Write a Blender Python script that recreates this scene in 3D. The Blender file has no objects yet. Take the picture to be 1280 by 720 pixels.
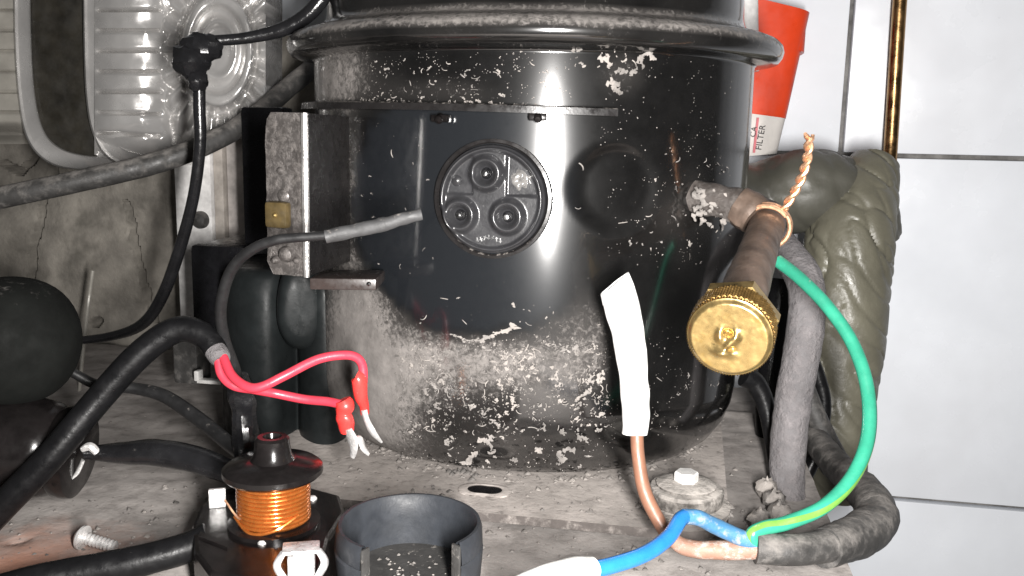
import bpy, bmesh, math, random
from mathutils import Vector, Matrix, noise
random.seed(7)
V = Vector
rad = math.radians
S = bpy.context.scene
COL = S.collection

# ------------------------------------------------------------------ camera
FPX = 1108.0                       # focal length in pixels of a 1280 px wide picture
CAM = V((-0.009, -0.365, 0.125))
RM = Matrix.Rotation(rad(90 - 9.5), 3, 'X') @ Matrix.Rotation(rad(1.2), 3, 'Z')
cd = bpy.data.cameras.new('camera')
cd.sensor_width = 36; cd.lens = 36 * FPX / 1280
cd.clip_start = 0.01; cd.clip_end = 20
cam = bpy.data.objects.new('camera', cd); COL.objects.link(cam)
cam.matrix_world = Matrix.Translation(CAM) @ RM.to_4x4()
S.camera = cam

# ------------------------------------------------------------------ world and flash
w = bpy.data.worlds.new('World'); S.world = w; w.use_nodes = True
bg = w.node_tree.nodes['Background']
bg.inputs['Color'].default_value = (1.0, 0.98, 0.95, 1); bg.inputs['Strength'].default_value = 0.06
ld = bpy.data.lights.new('phone_flash', 'AREA')
ld.shape = 'ELLIPSE'; ld.size = 0.020; ld.size_y = 0.085; ld.energy = 3.5; ld.color = (1.0, 0.97, 0.94)
lo = bpy.data.objects.new('phone_flash', ld); COL.objects.link(lo)
lo.matrix_world = Matrix.Translation(CAM + RM @ V((0.027, -0.018, 0.0))) @ RM.to_4x4()
S.view_settings.view_transform = 'Standard'; S.view_settings.look = 'None'
S.view_settings.exposure = 0.0; S.view_settings.gamma = 1.0
S.view_settings.use_curve_mapping = False
S.render.engine = 'CYCLES'

# ------------------------------------------------------------------ measuring helpers
def ray(px, py): return RM @ V(((px - 640) / FPX, -(py - 360) / FPX, -1))
def at(px, py, Y):                 # measured picture point -> place at world depth Y
    d = ray(px, py); return CAM + d * ((Y - CAM.y) / d.y)
def onz(px, py, z):                # measured picture point -> place on a level surface
    d = ray(px, py); return CAM + d * ((z - CAM.z) / d.z)
TH = rad(-10)                      # the appliance stands turned 10 degrees
E1 = V((math.cos(TH), math.sin(TH), 0)); E2 = V((-math.sin(TH), math.cos(TH), 0)); EZ = V((0, 0, 1))
def lw(x, y, z): return E1 * x + E2 * y + EZ * z
A, B = 0.0868, 0.0735              # half axes of the oval compressor
C0 = V((-0.0032, 0, 0))            # its axis
def bs(t, z, off=0.0): return C0 + lw((A + off) * math.sin(t), -(B + off) * math.cos(t), z)
def bt(px, py):                    # picture point on the compressor wall -> (t, z)
    d = ray(px, py)
    CO = CAM - C0; ox, oy = CO.dot(E1), CO.dot(E2); dx, dy = d.dot(E1), d.dot(E2)
    a = (dx / A) ** 2 + (dy / B) ** 2; b = 2 * (ox * dx / A ** 2 + oy * dy / B ** 2); c = (ox / A) ** 2 + (oy / B) ** 2 - 1
    q = b * b - 4 * a * c
    s = (-b - math.sqrt(q)) / (2 * a) if q > 0 else -b / (2 * a)
    p = CAM + d * s
    p = p - C0; return math.atan2(p.dot(E1) / A, -p.dot(E2) / B), p.z
def sst(a, b, x):
    if a == b: return 1.0 if x > a else 0.0
    u = min(1, max(0, (x - a) / (b - a))); return u * u * (3 - 2 * u)
def nz(p, s): return noise.noise(V(p) * s)

# ------------------------------------------------------------------ mesh helpers
class MB:
    def __init__(s): s.v = []; s.f = []; s.sm = True
    def add(s, vs, fs):
        n = len(s.v); s.v += [V(x) for x in vs]; s.f += [tuple(i + n for i in f) for f in fs]; return s
    def grid(s, rows, closed_u=False, closed_v=False):
        nr = len(rows); nc = len(rows[0]); fs = []
        for i in range(nr - (0 if closed_v else 1)):
            for j in range(nc - (0 if closed_u else 1)):
                a = i * nc + j; b = i * nc + (j + 1) % nc; k = ((i + 1) % nr) * nc
                fs.append((a, b, k + (j + 1) % nc, k + j))
        return s.add([p for r in rows for p in r], fs)
    def fan(s, ring, c, flip=False):
        n = len(ring); fs = [((i + 1) % n, i, n) if flip else (i, (i + 1) % n, n) for i in range(n)]
        return s.add(list(ring) + [c], fs)
    def frame_box(s, o, ax, ay, az, x0, x1, y0, y1, z0, z1, bev=0.0):
        bm = bmesh.new(); bmesh.ops.create_cube(bm, size=1)
        for v in bm.verts:
            v.co = V(((x0 + x1) / 2 + v.co.x * (x1 - x0), (y0 + y1) / 2 + v.co.y * (y1 - y0), (z0 + z1) / 2 + v.co.z * (z1 - z0)))
        if bev: bmesh.ops.bevel(bm, geom=bm.edges[:], offset=bev, segments=2, profile=0.6, affect='EDGES')
        bm.verts.index_update()
        s.add([o + ax * v.co.x + ay * v.co.y + az * v.co.z for v in bm.verts], [tuple(v.index for v in f.verts) for f in bm.faces])
        bm.free(); return s
    def lathe(s, o, ax, prof, n=48, rfun=None, a0=0, a1=None, ref=None):
        ax = V(ax).normalized()
        u = (ref - ax * ref.dot(ax)).normalized() if ref else (ax.orthogonal()).normalized()
        w_ = ax.cross(u); rows = []
        full = a1 is None
        for k, (r, z) in enumerate(prof):
            row = []
            for j in range(n if full else n + 1):
                an = 2 * math.pi * j / n if full else a0 + (a1 - a0) * j / n
                rr = r * (rfun(an, k, z) if rfun else 1)
                row.append(o + ax * z + (u * math.cos(an) + w_ * math.sin(an)) * rr)
            rows.append(row)
        return s.grid(rows, closed_u=full)
    def prism(s, poly, h, top_inset=0.0):
        n = len(poly); c = sum((V(p) for p in poly), V()) / n
        lo_ = [V(p) for p in poly]; hi = [V(p) + h for p in poly]
        s.grid([lo_, hi], closed_u=True)
        s.add(hi, [tuple(range(n))]); s.add(lo_, [tuple(reversed(range(n)))]); return s
    def build(s, name, mat, parent=None, smooth=True, sharp=35, attr=None):
        me = bpy.data.meshes.new(name)
        org = V()
        if parent is None and s.v:
            org = V(((min(p.x for p in s.v) + max(p.x for p in s.v)) / 2, (min(p.y for p in s.v) + max(p.y for p in s.v)) / 2, min(p.z for p in s.v)))
        else:
            q = parent
            while q is not None: org = org + q.location; q = q.parent
        me.from_pydata([tuple(p - org) for p in s.v], [], s.f)
        bm = bmesh.new(); bm.from_mesh(me)
        if attr is None: bmesh.ops.remove_doubles(bm, verts=bm.verts, dist=1e-6)
        bmesh.ops.recalc_face_normals(bm, faces=bm.faces); bm.to_mesh(me); bm.free()
        if attr:
            at_ = me.attributes.new('dust', 'FLOAT', 'POINT')
            at_.data.foreach_set('value', attr)
        if smooth:
            for p in me.polygons: p.use_smooth = True
            if sharp: me.set_sharp_from_angle(angle=rad(sharp))
        me.materials.append(mat)
        o = bpy.data.objects.new(name, me); COL.objects.link(o)
        if parent is None: o.location = org
        else: o.parent = parent
        return o

def spline(pts, n=10):
    out = []; m = len(pts)
    for i in range(m - 1):
        p0 = pts[max(i - 1, 0)]; p1 = pts[i]; p2 = pts[i + 1]; p3 = pts[min(i + 2, m - 1)]
        for k in range(n):
            t = k / n
            out.append(tuple(0.5 * ((2 * b) + (-a + c) * t + (2 * a - 5 * b + 4 * c - d) * t * t + (-a + 3 * b - 3 * c + d) * t ** 3)
                             for a, b, c, d in zip(p0, p1, p2, p3)))
    out.append(tuple(pts[-1])); return out
def tube(mb, pts, n=14, sub=8, disp=None, cap=True, flat=1.0):
    """pts: (Vector, radius)"""
    q = spline([(p.x, p.y, p.z, r) for p, r in pts], sub)
    P = [V(x[:3]) for x in q]; R = [max(1e-4, x[3]) for x in q]
    rows = []; up = None; L = 0
    for i, p in enumerate(P):
        t = (P[min(i + 1, len(P) - 1)] - P[max(i - 1, 0)]).normalized()
        if i: L += (p - P[i - 1]).length
        if up is None: up = t.orthogonal().normalized() if abs(t.z) > 0.9 else (EZ - t * t.z).normalized()
        up = (up - t * up.dot(t)).normalized(); sd = t.cross(up)
        row = []
        for j in range(n):
            a = 2 * math.pi * j / n
            dv = up * math.cos(a) * flat + sd * math.sin(a)
            row.append(p + dv * (R[i] * (disp(L, a, p + dv * R[i]) if disp else 1)))
        rows.append(row)
    mb.grid(rows, closed_u=True)
    if cap: mb.fan(rows[0], P[0], True); mb.fan(rows[-1], P[-1])
    return mb
def polar(mb, c, n, u, R, h, nr=40, na=96):
    v = n.cross(u); rows = []
    for i in range(1, nr + 1):
        r = R * i / nr
        rows.append([c + u * (r * math.cos(2 * math.pi * j / na)) + v * (r * math.sin(2 * math.pi * j / na)) + n * h(r * math.cos(2 * math.pi * j / na), r * math.sin(2 * math.pi * j / na)) for j in range(na)])
    mb.grid(rows, closed_u=True); mb.fan(rows[0], c + n * h(0, 0)); return mb

def tag(o, label, cat, group=None, kind=None):
    if label: o['label'] = label
    if cat: o['category'] = cat
    if group: o['group'] = group
    if kind: o['kind'] = kind
    return o
def thing(name, label, cat, loc, group=None):
    o = bpy.data.objects.new(name, None); COL.objects.link(o); o.location = loc; o.empty_display_size = 0.01
    return tag(o, label, cat, group)
def structure(o): o['kind'] = 'structure'; return o

# ------------------------------------------------------------------ materials
DUST = (0.40, 0.365, 0.335)
def M(name, col, rough=0.5, metal=0.0, var=0.25, vs=180, dust=0.0, up=0.0, dcol=DUST, ds=420, bump=0.15, bsc=900, coat=0.0, trans=0.0, attr=False,
      col2=None, c2s=60, c2t=(0.5, 0.6), spec=0.5, rv=0.15, bd=0.0006, dw=(0.40, 0.80), pb=0.5, cr=0.12, dist=0.0, film=0.0, dr=0.68, da=1.9, clean=None, cior=1.5):
    m = bpy.data.materials.new(name); m.use_nodes = True; N = m.node_tree.nodes; L = m.node_tree.links
    b = N['Principled BSDF']; tc = N.new('ShaderNodeTexCoord')
    def noi(s, det=5, r=0.6, dist=0.0):
        n = N.new('ShaderNodeTexNoise'); n.inputs['Scale'].default_value = s; n.inputs['Detail'].default_value = det
        n.inputs['Roughness'].default_value = r; n.inputs['Distortion'].default_value = dist
        L.new(tc.outputs['Object'], n.inputs['Vector']); return n.outputs['Fac']
    def mr(x, a, b_, c, d, smooth=False):
        n = N.new('ShaderNodeMapRange'); n.interpolation_type = 'SMOOTHSTEP' if smooth else 'LINEAR'
        for k, vv in zip(('From Min', 'From Max', 'To Min', 'To Max'), (a, b_, c, d)): n.inputs[k].default_value = vv
        L.new(x, n.inputs['Value']); return n.outputs['Result']
    def ma(op, x, y):
        n = N.new('ShaderNodeMath'); n.operation = op
        for i, k in enumerate((x, y)):
            if isinstance(k, (int, float)): n.inputs[i].default_value = k
            else: L.new(k, n.inputs[i])
        return n.outputs[0]
    def mix(f, a, c):
        n = N.new('ShaderNodeMix'); n.data_type = 'RGBA'
        L.new(f, n.inputs['Factor'])
        for k, x in ((6, a), (7, c)):
            if isinstance(x, tuple): n.inputs[k].default_value = (*x[:3], 1)
            else: L.new(x, n.inputs[k])
        return n.outputs[2]
    def mixf(f, a, c):
        n = N.new('ShaderNodeMix'); n.data_type = 'FLOAT'; L.new(f, n.inputs[0])
        for k, x in ((2, a), (3, c)):
            if isinstance(x, (int, float)): n.inputs[k].default_value = x
            else: L.new(x, n.inputs[k])
        return n.outputs[0]
    v1 = noi(vs)
    lo_ = tuple(max(0, c * (1 - var)) for c in col); hi = tuple(min(1, c * (1 + var)) for c in col)
    c = mix(mr(v1, 0.3, 0.7, 0, 1), lo_, hi)
    if clean:
        ca = N.new('ShaderNodeAttribute'); ca.attribute_name = 'clean'; c = mix(ca.outputs['Fac'], c, clean)
    if col2: c = mix(mr(noi(c2s, 4), c2t[0], c2t[1], 0, 1, True), c, col2)
    r = mr(noi(vs * 1.7), 0.3, 0.7, max(0, rough - rv), min(1, rough + rv))
    mt = metal
    dm = None
    if dust or up or attr:
        dn = noi(ds, 8, dr, dist)
        f = dust
        if attr:
            an = N.new('ShaderNodeAttribute'); an.attribute_name = 'dust'; f = ma('ADD', an.outputs['Fac'], dust)
        if up:
            g = N.new('ShaderNodeNewGeometry'); sx = N.new('ShaderNodeSeparateXYZ'); L.new(g.outputs['Normal'], sx.inputs[0])
            f = ma('ADD', ma('MULTIPLY', mr(sx.outputs['Z'], 0.1, 0.9, 0, 1, True), up), f)
        x = ma('ADD', ma('MULTIPLY', ma('SUBTRACT', dn, 0.5), da), f)
        dm = mr(x, dw[0], dw[1], 0, 1, True)
        dvar = mix(mr(noi(ds * 0.35), 0.3, 0.7, 0, 1), tuple(k * 0.72 for k in dcol), tuple(min(1, k * 1.2) for k in dcol))
        if film: c = mix(ma('MULTIPLY', mr(f, 0.1, 0.9, 0, 1, True), film), c, tuple(k * 0.6 for k in dcol))
        c = mix(dm, c, dvar); r = mixf(dm, r, 0.95); mt = mixf(dm, metal, 0.0)
        L.new(mixf(dm, spec, 0.15), b.inputs['Specular IOR Level'])
    else: b.inputs['Specular IOR Level'].default_value = spec
    L.new(c, b.inputs['Base Color']); L.new(r, b.inputs['Roughness'])
    if isinstance(mt, float): b.inputs['Metallic'].default_value = mt
    else: L.new(mt, b.inputs['Metallic'])
    b.inputs['Coat Weight'].default_value = coat; b.inputs['Coat Roughness'].default_value = cr; b.inputs['Coat IOR'].default_value = cior
    if coat and dm is not None: L.new(mixf(dm, coat, 0.0), b.inputs['Coat Weight'])
    b.inputs['Transmission Weight'].default_value = trans
    if bump:
        h = noi(bsc, 6)
        if dm is not None: h = ma('ADD', ma('MULTIPLY', h, pb), ma('MULTIPLY', ma('MULTIPLY', dm, dn), 2.2))
        bn = N.new('ShaderNodeBump'); bn.inputs['Strength'].default_value = bump; bn.inputs['Distance'].default_value = bd
        L.new(h, bn.inputs['Height']); L.new(bn.outputs['Normal'], b.inputs['Normal'])
    return m
m_body = M('black_enamel', (0.0035, 0.0034, 0.0034), 0.36, spec=0.06, clean=(0.0095, 0.0108, 0.0128), dist=0.5, film=0.55, dr=0.76, da=2.1, var=0.4, dust=0.0, attr=True, ds=520, bump=0.4, rv=0.05, bsc=260, bd=0.0004, dw=(0.44, 0.98), coat=0.9, pb=0.08, dcol=(0.178, 0.165, 0.156), cr=0.12, cior=2.1)  # lighter slate in the clean patch paints its bluish sheen
m_lint = M('grey_lint', (0.19, 0.177, 0.167), 0.95, var=0.55, vs=170, bump=0.6, bsc=2500, spec=0.1, col2=(0.30, 0.275, 0.255), c2s=90, c2t=(0.45, 0.6))
m_term = M('terminal_enamel', (0.024, 0.024, 0.026), 0.34, spec=0.35, coat=0.5, dust=0.1, ds=600, bump=0.2, bsc=1500, rv=0.1)
m_pin = M('steel_pin', (0.5, 0.5, 0.5), 0.25, 1.0, bump=0.1)
m_brkt = M('bracket_black', (0.012, 0.011, 0.011), 0.3, spec=0.35, dust=0.1, ds=500, up=0.35)
m_flange = M('bracket_flange', (0.09, 0.082, 0.078), 0.42, 0.5, dust=0.36, dcol=(0.14, 0.127, 0.118), ds=420, bump=0.5, bsc=500, dw=(0.2, 0.95))
m_edge = M('glint_white_steel', (0.80, 0.79, 0.77), 0.3, 0.3, bump=0.1)
m_plate = M('dusty_plate', (0.085, 0.075, 0.07), 0.7, dust=0.12, up=0.66, ds=220, bump=0.3, bsc=500, dcol=(0.40, 0.365, 0.34), dw=(0.1, 0.8), spec=0.2)
m_floor = M('dusty_tray', (0.16, 0.145, 0.135), 0.75, dust=0.66, ds=90, bump=0.28, bsc=900, dcol=(0.345, 0.32, 0.303), var=0.3, dw=(0.0, 0.9), spec=0.2)
m_tile = M('glazed_tile', (0.77, 0.80, 0.85), 0.22, var=0.06, vs=14, bump=0.06, bsc=30, bd=0.002, col2=(0.70, 0.72, 0.76), c2s=9, c2t=(0.45, 0.85), dust=-0.06, ds=200, dcol=(0.35, 0.33, 0.3), dw=(0.42, 0.6))
m_grout = M('dirty_grout', (0.16, 0.155, 0.15), 0.9, var=0.5, vs=120, bump=0.6)
m_panel = M('dust_felt', (0.235, 0.217, 0.19), 0.95, var=0.4, vs=45, bump=0.7, bsc=240, col2=(0.095, 0.088, 0.075), c2s=26, c2t=(0.48, 0.72), bd=0.0012)
m_white = M('painted_steel', (0.62, 0.61, 0.60), 0.5, dust=0.15, ds=200)
m_beige = M('beige_strip', (0.33, 0.30, 0.27), 0.7, dust=0.1)
m_rub = M('black_rubber', (0.005, 0.005, 0.0055), 0.36, spec=0.25, dust=0.0, up=0.08, ds=350, bump=0.3, bsc=700)
m_rubg = M('black_rubber_glossy', (0.010, 0.010, 0.011), 0.2, dust=0.0, up=0.16, ds=300, bump=0.4, bsc=600)
m_rubd = M('dusty_rubber', (0.032, 0.031, 0.03), 0.55, dust=0.22, up=0.36, ds=160, bump=0.4, dw=(0.15, 0.95), dcol=(0.20, 0.187, 0.175))
m_hose = M('dusty_grey_hose', (0.11, 0.105, 0.108), 0.6, dw=(0.1, 0.95), dust=0.5, ds=280, bump=0.8, bsc=500, dcol=(0.21, 0.195, 0.198))
m_wrap = M('olive_vinyl_wrap', (0.115, 0.109, 0.082), 0.42, var=0.22, vs=40, bump=0.6, bsc=160, dust=0.08, ds=200, dcol=(0.33, 0.31, 0.27), bd=0.002)
m_wrapd = M('dark_grey_wrap', (0.068, 0.066, 0.054), 0.45, var=0.2, vs=40, bump=0.3, bsc=160, dust=0.08, ds=200, bd=0.002)
m_copper = M('aged_copper', (0.36, 0.22, 0.10), 0.3, 1.0, var=0.35, vs=90, bump=0.1)
m_cuwire = M('bright_copper', (0.88, 0.50, 0.31), 0.38, 0.85, var=0.2, vs=600, bump=0.1)
m_enam = M('enamelled_copper', (0.50, 0.15, 0.03), 0.24, 0.7, var=0.2, vs=300, bump=0.05, coat=0.6)
m_brass = M('brass', (0.42, 0.30, 0.125), 0.34, 0.9, var=0.18, vs=220, bump=0.08, bsc=700, col2=(0.45, 0.30, 0.10), c2s=160, c2t=(0.52, 0.75))
m_brassd = M('tarnished_brass', (0.22, 0.135, 0.045), 0.42, 0.85, var=0.35, vs=260, bump=0.3, bsc=900)
m_oxid = M('oxidised_copper_tube', (0.11, 0.078, 0.06), 0.55, 0.25, var=0.4, vs=140, bump=0.4, dust=0.15, ds=200, dcol=(0.17, 0.145, 0.13), dw=(0.2, 0.9))
m_green = M('green_sheath', (0.028, 0.235, 0.15), 0.25, var=0.25, vs=90, bump=0.25, bsc=250, up=0.2, dust=-0.02, ds=260)
m_yel = M('yellow_green_stripe', (0.12, 0.27, 0.05), 0.3, dust=0.1, up=0.2, var=0.2, vs=200, bump=0.15)
m_blue = M('blue_sheath', (0.018, 0.15, 0.42), 0.28, dust=0.02, up=0.1, ds=300, var=0.12, bump=0.1)
m_blued = M('dusty_blue_sheath', (0.05, 0.16, 0.30), 0.5, var=0.2, dust=0.42, ds=400, bump=0.3, dcol=(0.27, 0.30, 0.34))
m_brown = M('brown_sheath', (0.19, 0.092, 0.058), 0.45, var=0.15, bump=0.2, dust=0.05)
m_brownd = M('dusty_brown_sheath', (0.25, 0.14, 0.10), 0.6, var=0.2, bump=0.4, dust=0.42, ds=350)
m_sleeve = M('white_sleeving', (0.60, 0.60, 0.59), 0.6, var=0.08, bump=0.3, bsc=350)
m_pink = M('pink_red_sheath', (0.55, 0.04, 0.065), 0.38, var=0.1, bump=0.1)
m_red = M('red_crimp_sleeve', (0.76, 0.045, 0.04), 0.28, var=0.15, bump=0.15)
m_tin = M('tinned_metal', (0.72, 0.71, 0.70), 0.38, 0.55, var=0.25, vs=500, bump=0.4, bsc=900)
m_gwire = M('grey_black_wire', (0.012, 0.012, 0.0125), 0.45, var=0.3, dust=0.05, up=0.2)
m_gsleeve = M('grey_sleeve', (0.05, 0.05, 0.051), 0.6, var=0.3, dust=0.14, up=0.2, bump=0.5)
m_cover = M('dark_grey_plastic', (0.011, 0.0128, 0.0132), 0.4, spec=0.12, var=0.25, vs=120, dust=0.02, ds=330, bump=0.12)
m_blackp = M('black_plastic', (0.006, 0.006, 0.007), 0.3, spec=0.25, var=0.4, dust=0.02, bump=0.15)
m_bake = M('black_bakelite', (0.007, 0.006, 0.006), 0.2, spec=0.4, rv=0.06, var=0.4, dust=-0.06, ds=500, bump=0.12, bsc=500)
m_cup = M('grey_rubber_cup', (0.022, 0.0245, 0.029), 0.5, spec=0.3, var=0.2, dust=0.06, up=0.0, ds=420, bump=0.25)
m_cupo = M('scuffed_cup_outside', (0.03, 0.029, 0.028), 0.6, dcol=(0.2, 0.185, 0.17), var=0.3, dust=0.28, ds=380, bump=0.5)
m_orange = M('orange_red_card', (0.58, 0.048, 0.012), 0.4, dust=0.0, ds=90, dw=(0.2, 1.0), dcol=(0.5, 0.2, 0.12), var=0.15, vs=40, bump=0.05)
m_card = M('white_card', (0.62, 0.59, 0.56), 0.6, var=0.1, vs=60, bump=0.1, dust=0.1)
m_stripe = M('pink_print', (0.55, 0.16, 0.18), 0.6, var=0.1, bump=0)
m_ink = M('black_ink', (0.03, 0.03, 0.03), 0.6, var=0.1, bump=0)
m_clear = M('silver_plastic', (0.52, 0.51, 0.50), 0.22, 0.55, var=0.12, vs=60, dust=0.06, ds=220, bump=0.15, bsc=140, bd=0.001)
m_cream = M('cream_plastic_rim', (0.30, 0.285, 0.255), 0.35, 0.1, var=0.2, vs=60, dust=0.15, bump=0.2)
m_darkwin = M('dark_panel', (0.018, 0.016, 0.012), 0.45, var=0.5, vs=90, dust=0.1, ds=420, dcol=(0.14, 0.13, 0.11))
m_wash = M('dusty_rubber_foot', (0.06, 0.055, 0.05), 0.6, dust=0.4, up=0.35, ds=220, bump=0.5, dw=(0.1, 0.9), dcol=(0.44, 0.41, 0.38))
m_amber = M('amber_rubber_pad', (0.065, 0.046, 0.018), 0.5, var=0.3, vs=300, dust=0.1)

# ================================================================== THE SETTING
# tray floor
mb = MB(); rows = []
for i in range(131):
    y = -0.26 + 0.36 * i / 130; row = []
    for j in range(171):
        x = -0.42 + 0.533 * j / 170
        p = lw(x, y, 0)
        z = 0.0009 * nz(p, 38) + 0.0005 * nz(p, 120)
        z += 0.0016 * math.exp(-((y - 0.052) / 0.003) ** 2) * (1 if x > 0.05 else 0)
        q = p - onz(30, 675, 0); z -= 0.006 * (1 - sst(0.0008, 0.0022, q.length))
        row.append(V((p.x, p.y, z)))
    rows.append(row)
mb.grid(rows)
for a, b in ((rows[0][0], rows[0][-1]), (rows[0][-1], rows[-1][-1])): mb.add([a, b, b - EZ * 0.02, a - EZ * 0.02], [(0, 1, 2, 3)])
floor = structure(mb.build('tray_floor', m_floor))
# pinkish orange patch on the floor: extra node layer
nt = m_floor.node_tree; Nn = nt.nodes; Ln = nt.links
bsdf = Nn['Principled BSDF']; old = bsdf.inputs['Base Color'].links[0].from_socket
geo = Nn.new('ShaderNodeNewGeometry'); dst = Nn.new('ShaderNodeVectorMath'); dst.operation = 'DISTANCE'
dst.inputs[1].default_value = onz(25, 712, 0); Ln.new(geo.outputs['Position'], dst.inputs[0])
tn = Nn.new('ShaderNodeTexNoise'); tn.inputs['Scale'].default_value = 60; tn.inputs['Detail'].default_value = 5
ad = Nn.new('ShaderNodeMath'); ad.operation = 'MULTIPLY_ADD'; ad.inputs[1].default_value = 0.035
Ln.new(tn.outputs['Fac'], ad.inputs[0]); Ln.new(dst.outputs['Value'], ad.inputs[2])
mrn = Nn.new('ShaderNodeMapRange'); mrn.interpolation_type = 'SMOOTHSTEP'
for k, vv in zip(('From Min', 'From Max', 'To Min', 'To Max'), (0.018, 0.058, 0.75, 0.0)): mrn.inputs[k].default_value = vv
Ln.new(ad.outputs[0], mrn.inputs['Value'])
mx = Nn.new('ShaderNodeMix'); mx.data_type = 'RGBA'; mx.inputs[7].default_value = (0.52, 0.25, 0.165, 1)
Ln.new(mrn.outputs[0], mx.inputs['Factor']); Ln.new(old, mx.inputs[6]); Ln.new(mx.outputs[2], bsdf.inputs['Base Color'])

# tiled wall behind
WY = 0.17
wall = structure(MB().frame_box(V(), E1, E2, EZ, -0.65, 0.75, WY + 0.004, WY + 0.03, -0.5, 0.55).build('tile_wall', m_grout, smooth=False))
tmb = MB().frame_box(V(), E1, E2, EZ, -0.0988, 0.0988, 0, 0.006, -0.0988, 0.0988, 0.0012)
tile0 = None
vx = 0.1475; hz_ = 0.1205
for i in range(-3, 3):
    for k in range(-3, 2):
        c = lw(vx + 0.2 * i + 0.1, WY - 0.0015 + 0.0006 * ((i * 7 + k * 3) % 3 - 1), hz_ + 0.2 * k + 0.1)
        if tile0 is None:
            t_ = tmb.build('tile', m_tile, None); tile0 = t_
            t_.parent = wall; t_.location = c - wall.location
            # mesh origin was moved to the base of the tile: put it back on the tile's middle
            off = V((0, 0, -0.0988))
            for v in t_.data.vertices: v.co += off + lw(0, 0.003, 0)
        else:
            t_ = tile0.copy(); COL.objects.link(t_); t_.location = c - wall.location

# dusty felt panel at the rear left, with cracks
def segd(p, a, b):
    ab = b - a; t = max(0, min(1, (p - a).dot(ab) / ab.length_squared)); return (p - a - ab * t).length
PY = 0.125
cr = [[(56, 228), (52, 262), (47, 300), (43, 325), (41, 370)], [(157, 255), (166, 285), (176, 330), (186, 375), (192, 400)], [(0, 205), (20, 215), (38, 200), (48, 185)], [(118, 405), (124, 400)], [(62, 205), (68, 215)]]
def lxz(px, py):
    d = ray(px, py); s = (PY - CAM.dot(E2)) / d.dot(E2); p = CAM + d * s; return V((p.dot(E1), p.z))
crl = [[lxz(*q) for q in c] for c in cr]
mb = MB(); rows = []
for i in range(151):
    z = -0.01 + 0.19 * i / 150; row = []
    for j in range(221):
        x = -0.42 + 0.295 * j / 220
        q = V((x + 0.0015 * nz((x, z, 1), 160), z)); y = PY + 0.006 * nz((x, z, 0), 14) + 0.0018 * nz((x, z, 4), 60)
        d = min(segd(q, c[k], c[k + 1]) for c in crl for k in range(len(c) - 1))
        y += 0.013 * (1 - sst(0.0006, 0.0027, d))
        row.append(lw(x, y, z))
    rows.append(row)
mb.grid(rows); back = [[p + E2 * 0.016 for p in (rows[0][0], rows[0][-1])], [p + E2 * 0.016 for p in (rows[-1][0], rows[-1][-1])]]
mb.grid(back); mb.add([rows[0][-1], rows[-1][-1], back[1][1], back[0][1]], [(0, 1, 2, 3)]); mb.add([rows[-1][0], rows[-1][-1], back[1][1], back[1][0]], [(0, 1, 2, 3)])
tag(mb.build('insulation_panel', m_panel), 'cracked grey dust covered insulation board standing behind the black cables', 'panel')

# ================================================================== THE COMPRESSOR
comp = thing('compressor', 'black oval fridge compressor coated in grey dust and lint, bolted to the tray', 'compressor', V((0, 0, 0)))
Tt, Tz = bt(616, 249)
prof = [(0.045, 0.005), (0.03, 0.0052), (0.018, 0.0058), (0.012, 0.0075), (0.0075, 0.011), (0.0035, 0.017), (0.001, 0.024), (0, 0.031)]
prof += [(0, 0.031 + (0.1535 - 0.031) * k / 130) for k in range(1, 131)]
prof += [(-0.001, 0.1541), (-0.005, 0.1545), (-0.0085, 0.1552), (-0.0098, 0.157), (-0.0103, 0.159), (-0.0098, 0.1612), (-0.008, 0.163), (-0.005, 0.1642), (-0.001, 0.1650), (0.003, 0.1665), (0.0045, 0.169)]
prof += [(0.005 + 0.0002 * k, 0.171 + 0.004 * k) for k in range(8)] + [(0.009, 0.206), (0.016, 0.216), (0.03, 0.224), (0.055, 0.228)]
def G(t, z, tc, zc, st, sz): return math.exp(-((t - tc) / st) ** 2 - ((z - zc) / sz) ** 2)
def blob(px, py, wx, wy, amt):
    t, z = bt(px, py); t2, _ = bt(px + wx, py) if px < 700 else bt(px - wx, py); _, z2 = bt(px, py - wy)
    return (t, z, max(abs(t2 - t), 0.02), max(abs(z2 - z), 0.001), amt)
BL = [blob(415, 95, 50, 50, 0.85), blob(430, 440, 55, 90, 1.0), blob(440, 530, 60, 50, 0.75), blob(480, 470, 60, 60, 0.6), blob(438, 240, 13, 110, 0.45), blob(450, 370, 45, 40, 0.55),
      blob(560, 450, 90, 34, 0.44), blob(660, 446, 90, 36, 0.42), blob(620, 500, 140, 55, 0.26), blob(730, 440, 40, 60, 0.30), blob(560, 115, 110, 22, 0.27), blob(640, 570, 200, 25, 0.10),
      blob(780, 90, 40, 30, 0.30), blob(850, 270, 60, 60, 0.30), blob(880, 500, 40, 60, 0.2), blob(760, 395, 40, 50, 0.22), blob(700, 390, 30, 30, 0.25), blob(405, 250, 8, 100, 0.3)]
_c = bt(590, 262); _l = bt(438, 262); _b = bt(590, 420)
def cleanf(t, z):          # patch the missing relay cover used to protect, its satin haze put into colour
    e = math.hypot((t - _c[0]) / (_c[0] - _l[0]), (z - _c[1]) / (_c[1] - _b[1])) + 0.07 * nz((t * 0.09, z, 2), 110) + 0.04 * nz((t * 0.09, z, 8), 320)
    return (1 - sst(0.90, 1.04, e)) * (1 if z < STRIPZ else 0) * (1 - sst(_r0, _r1, t))
STRIPZ = bt(600, 136)[1]; _r0 = bt(680, 262)[0]; _r1 = bt(735, 262)[0]
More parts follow.
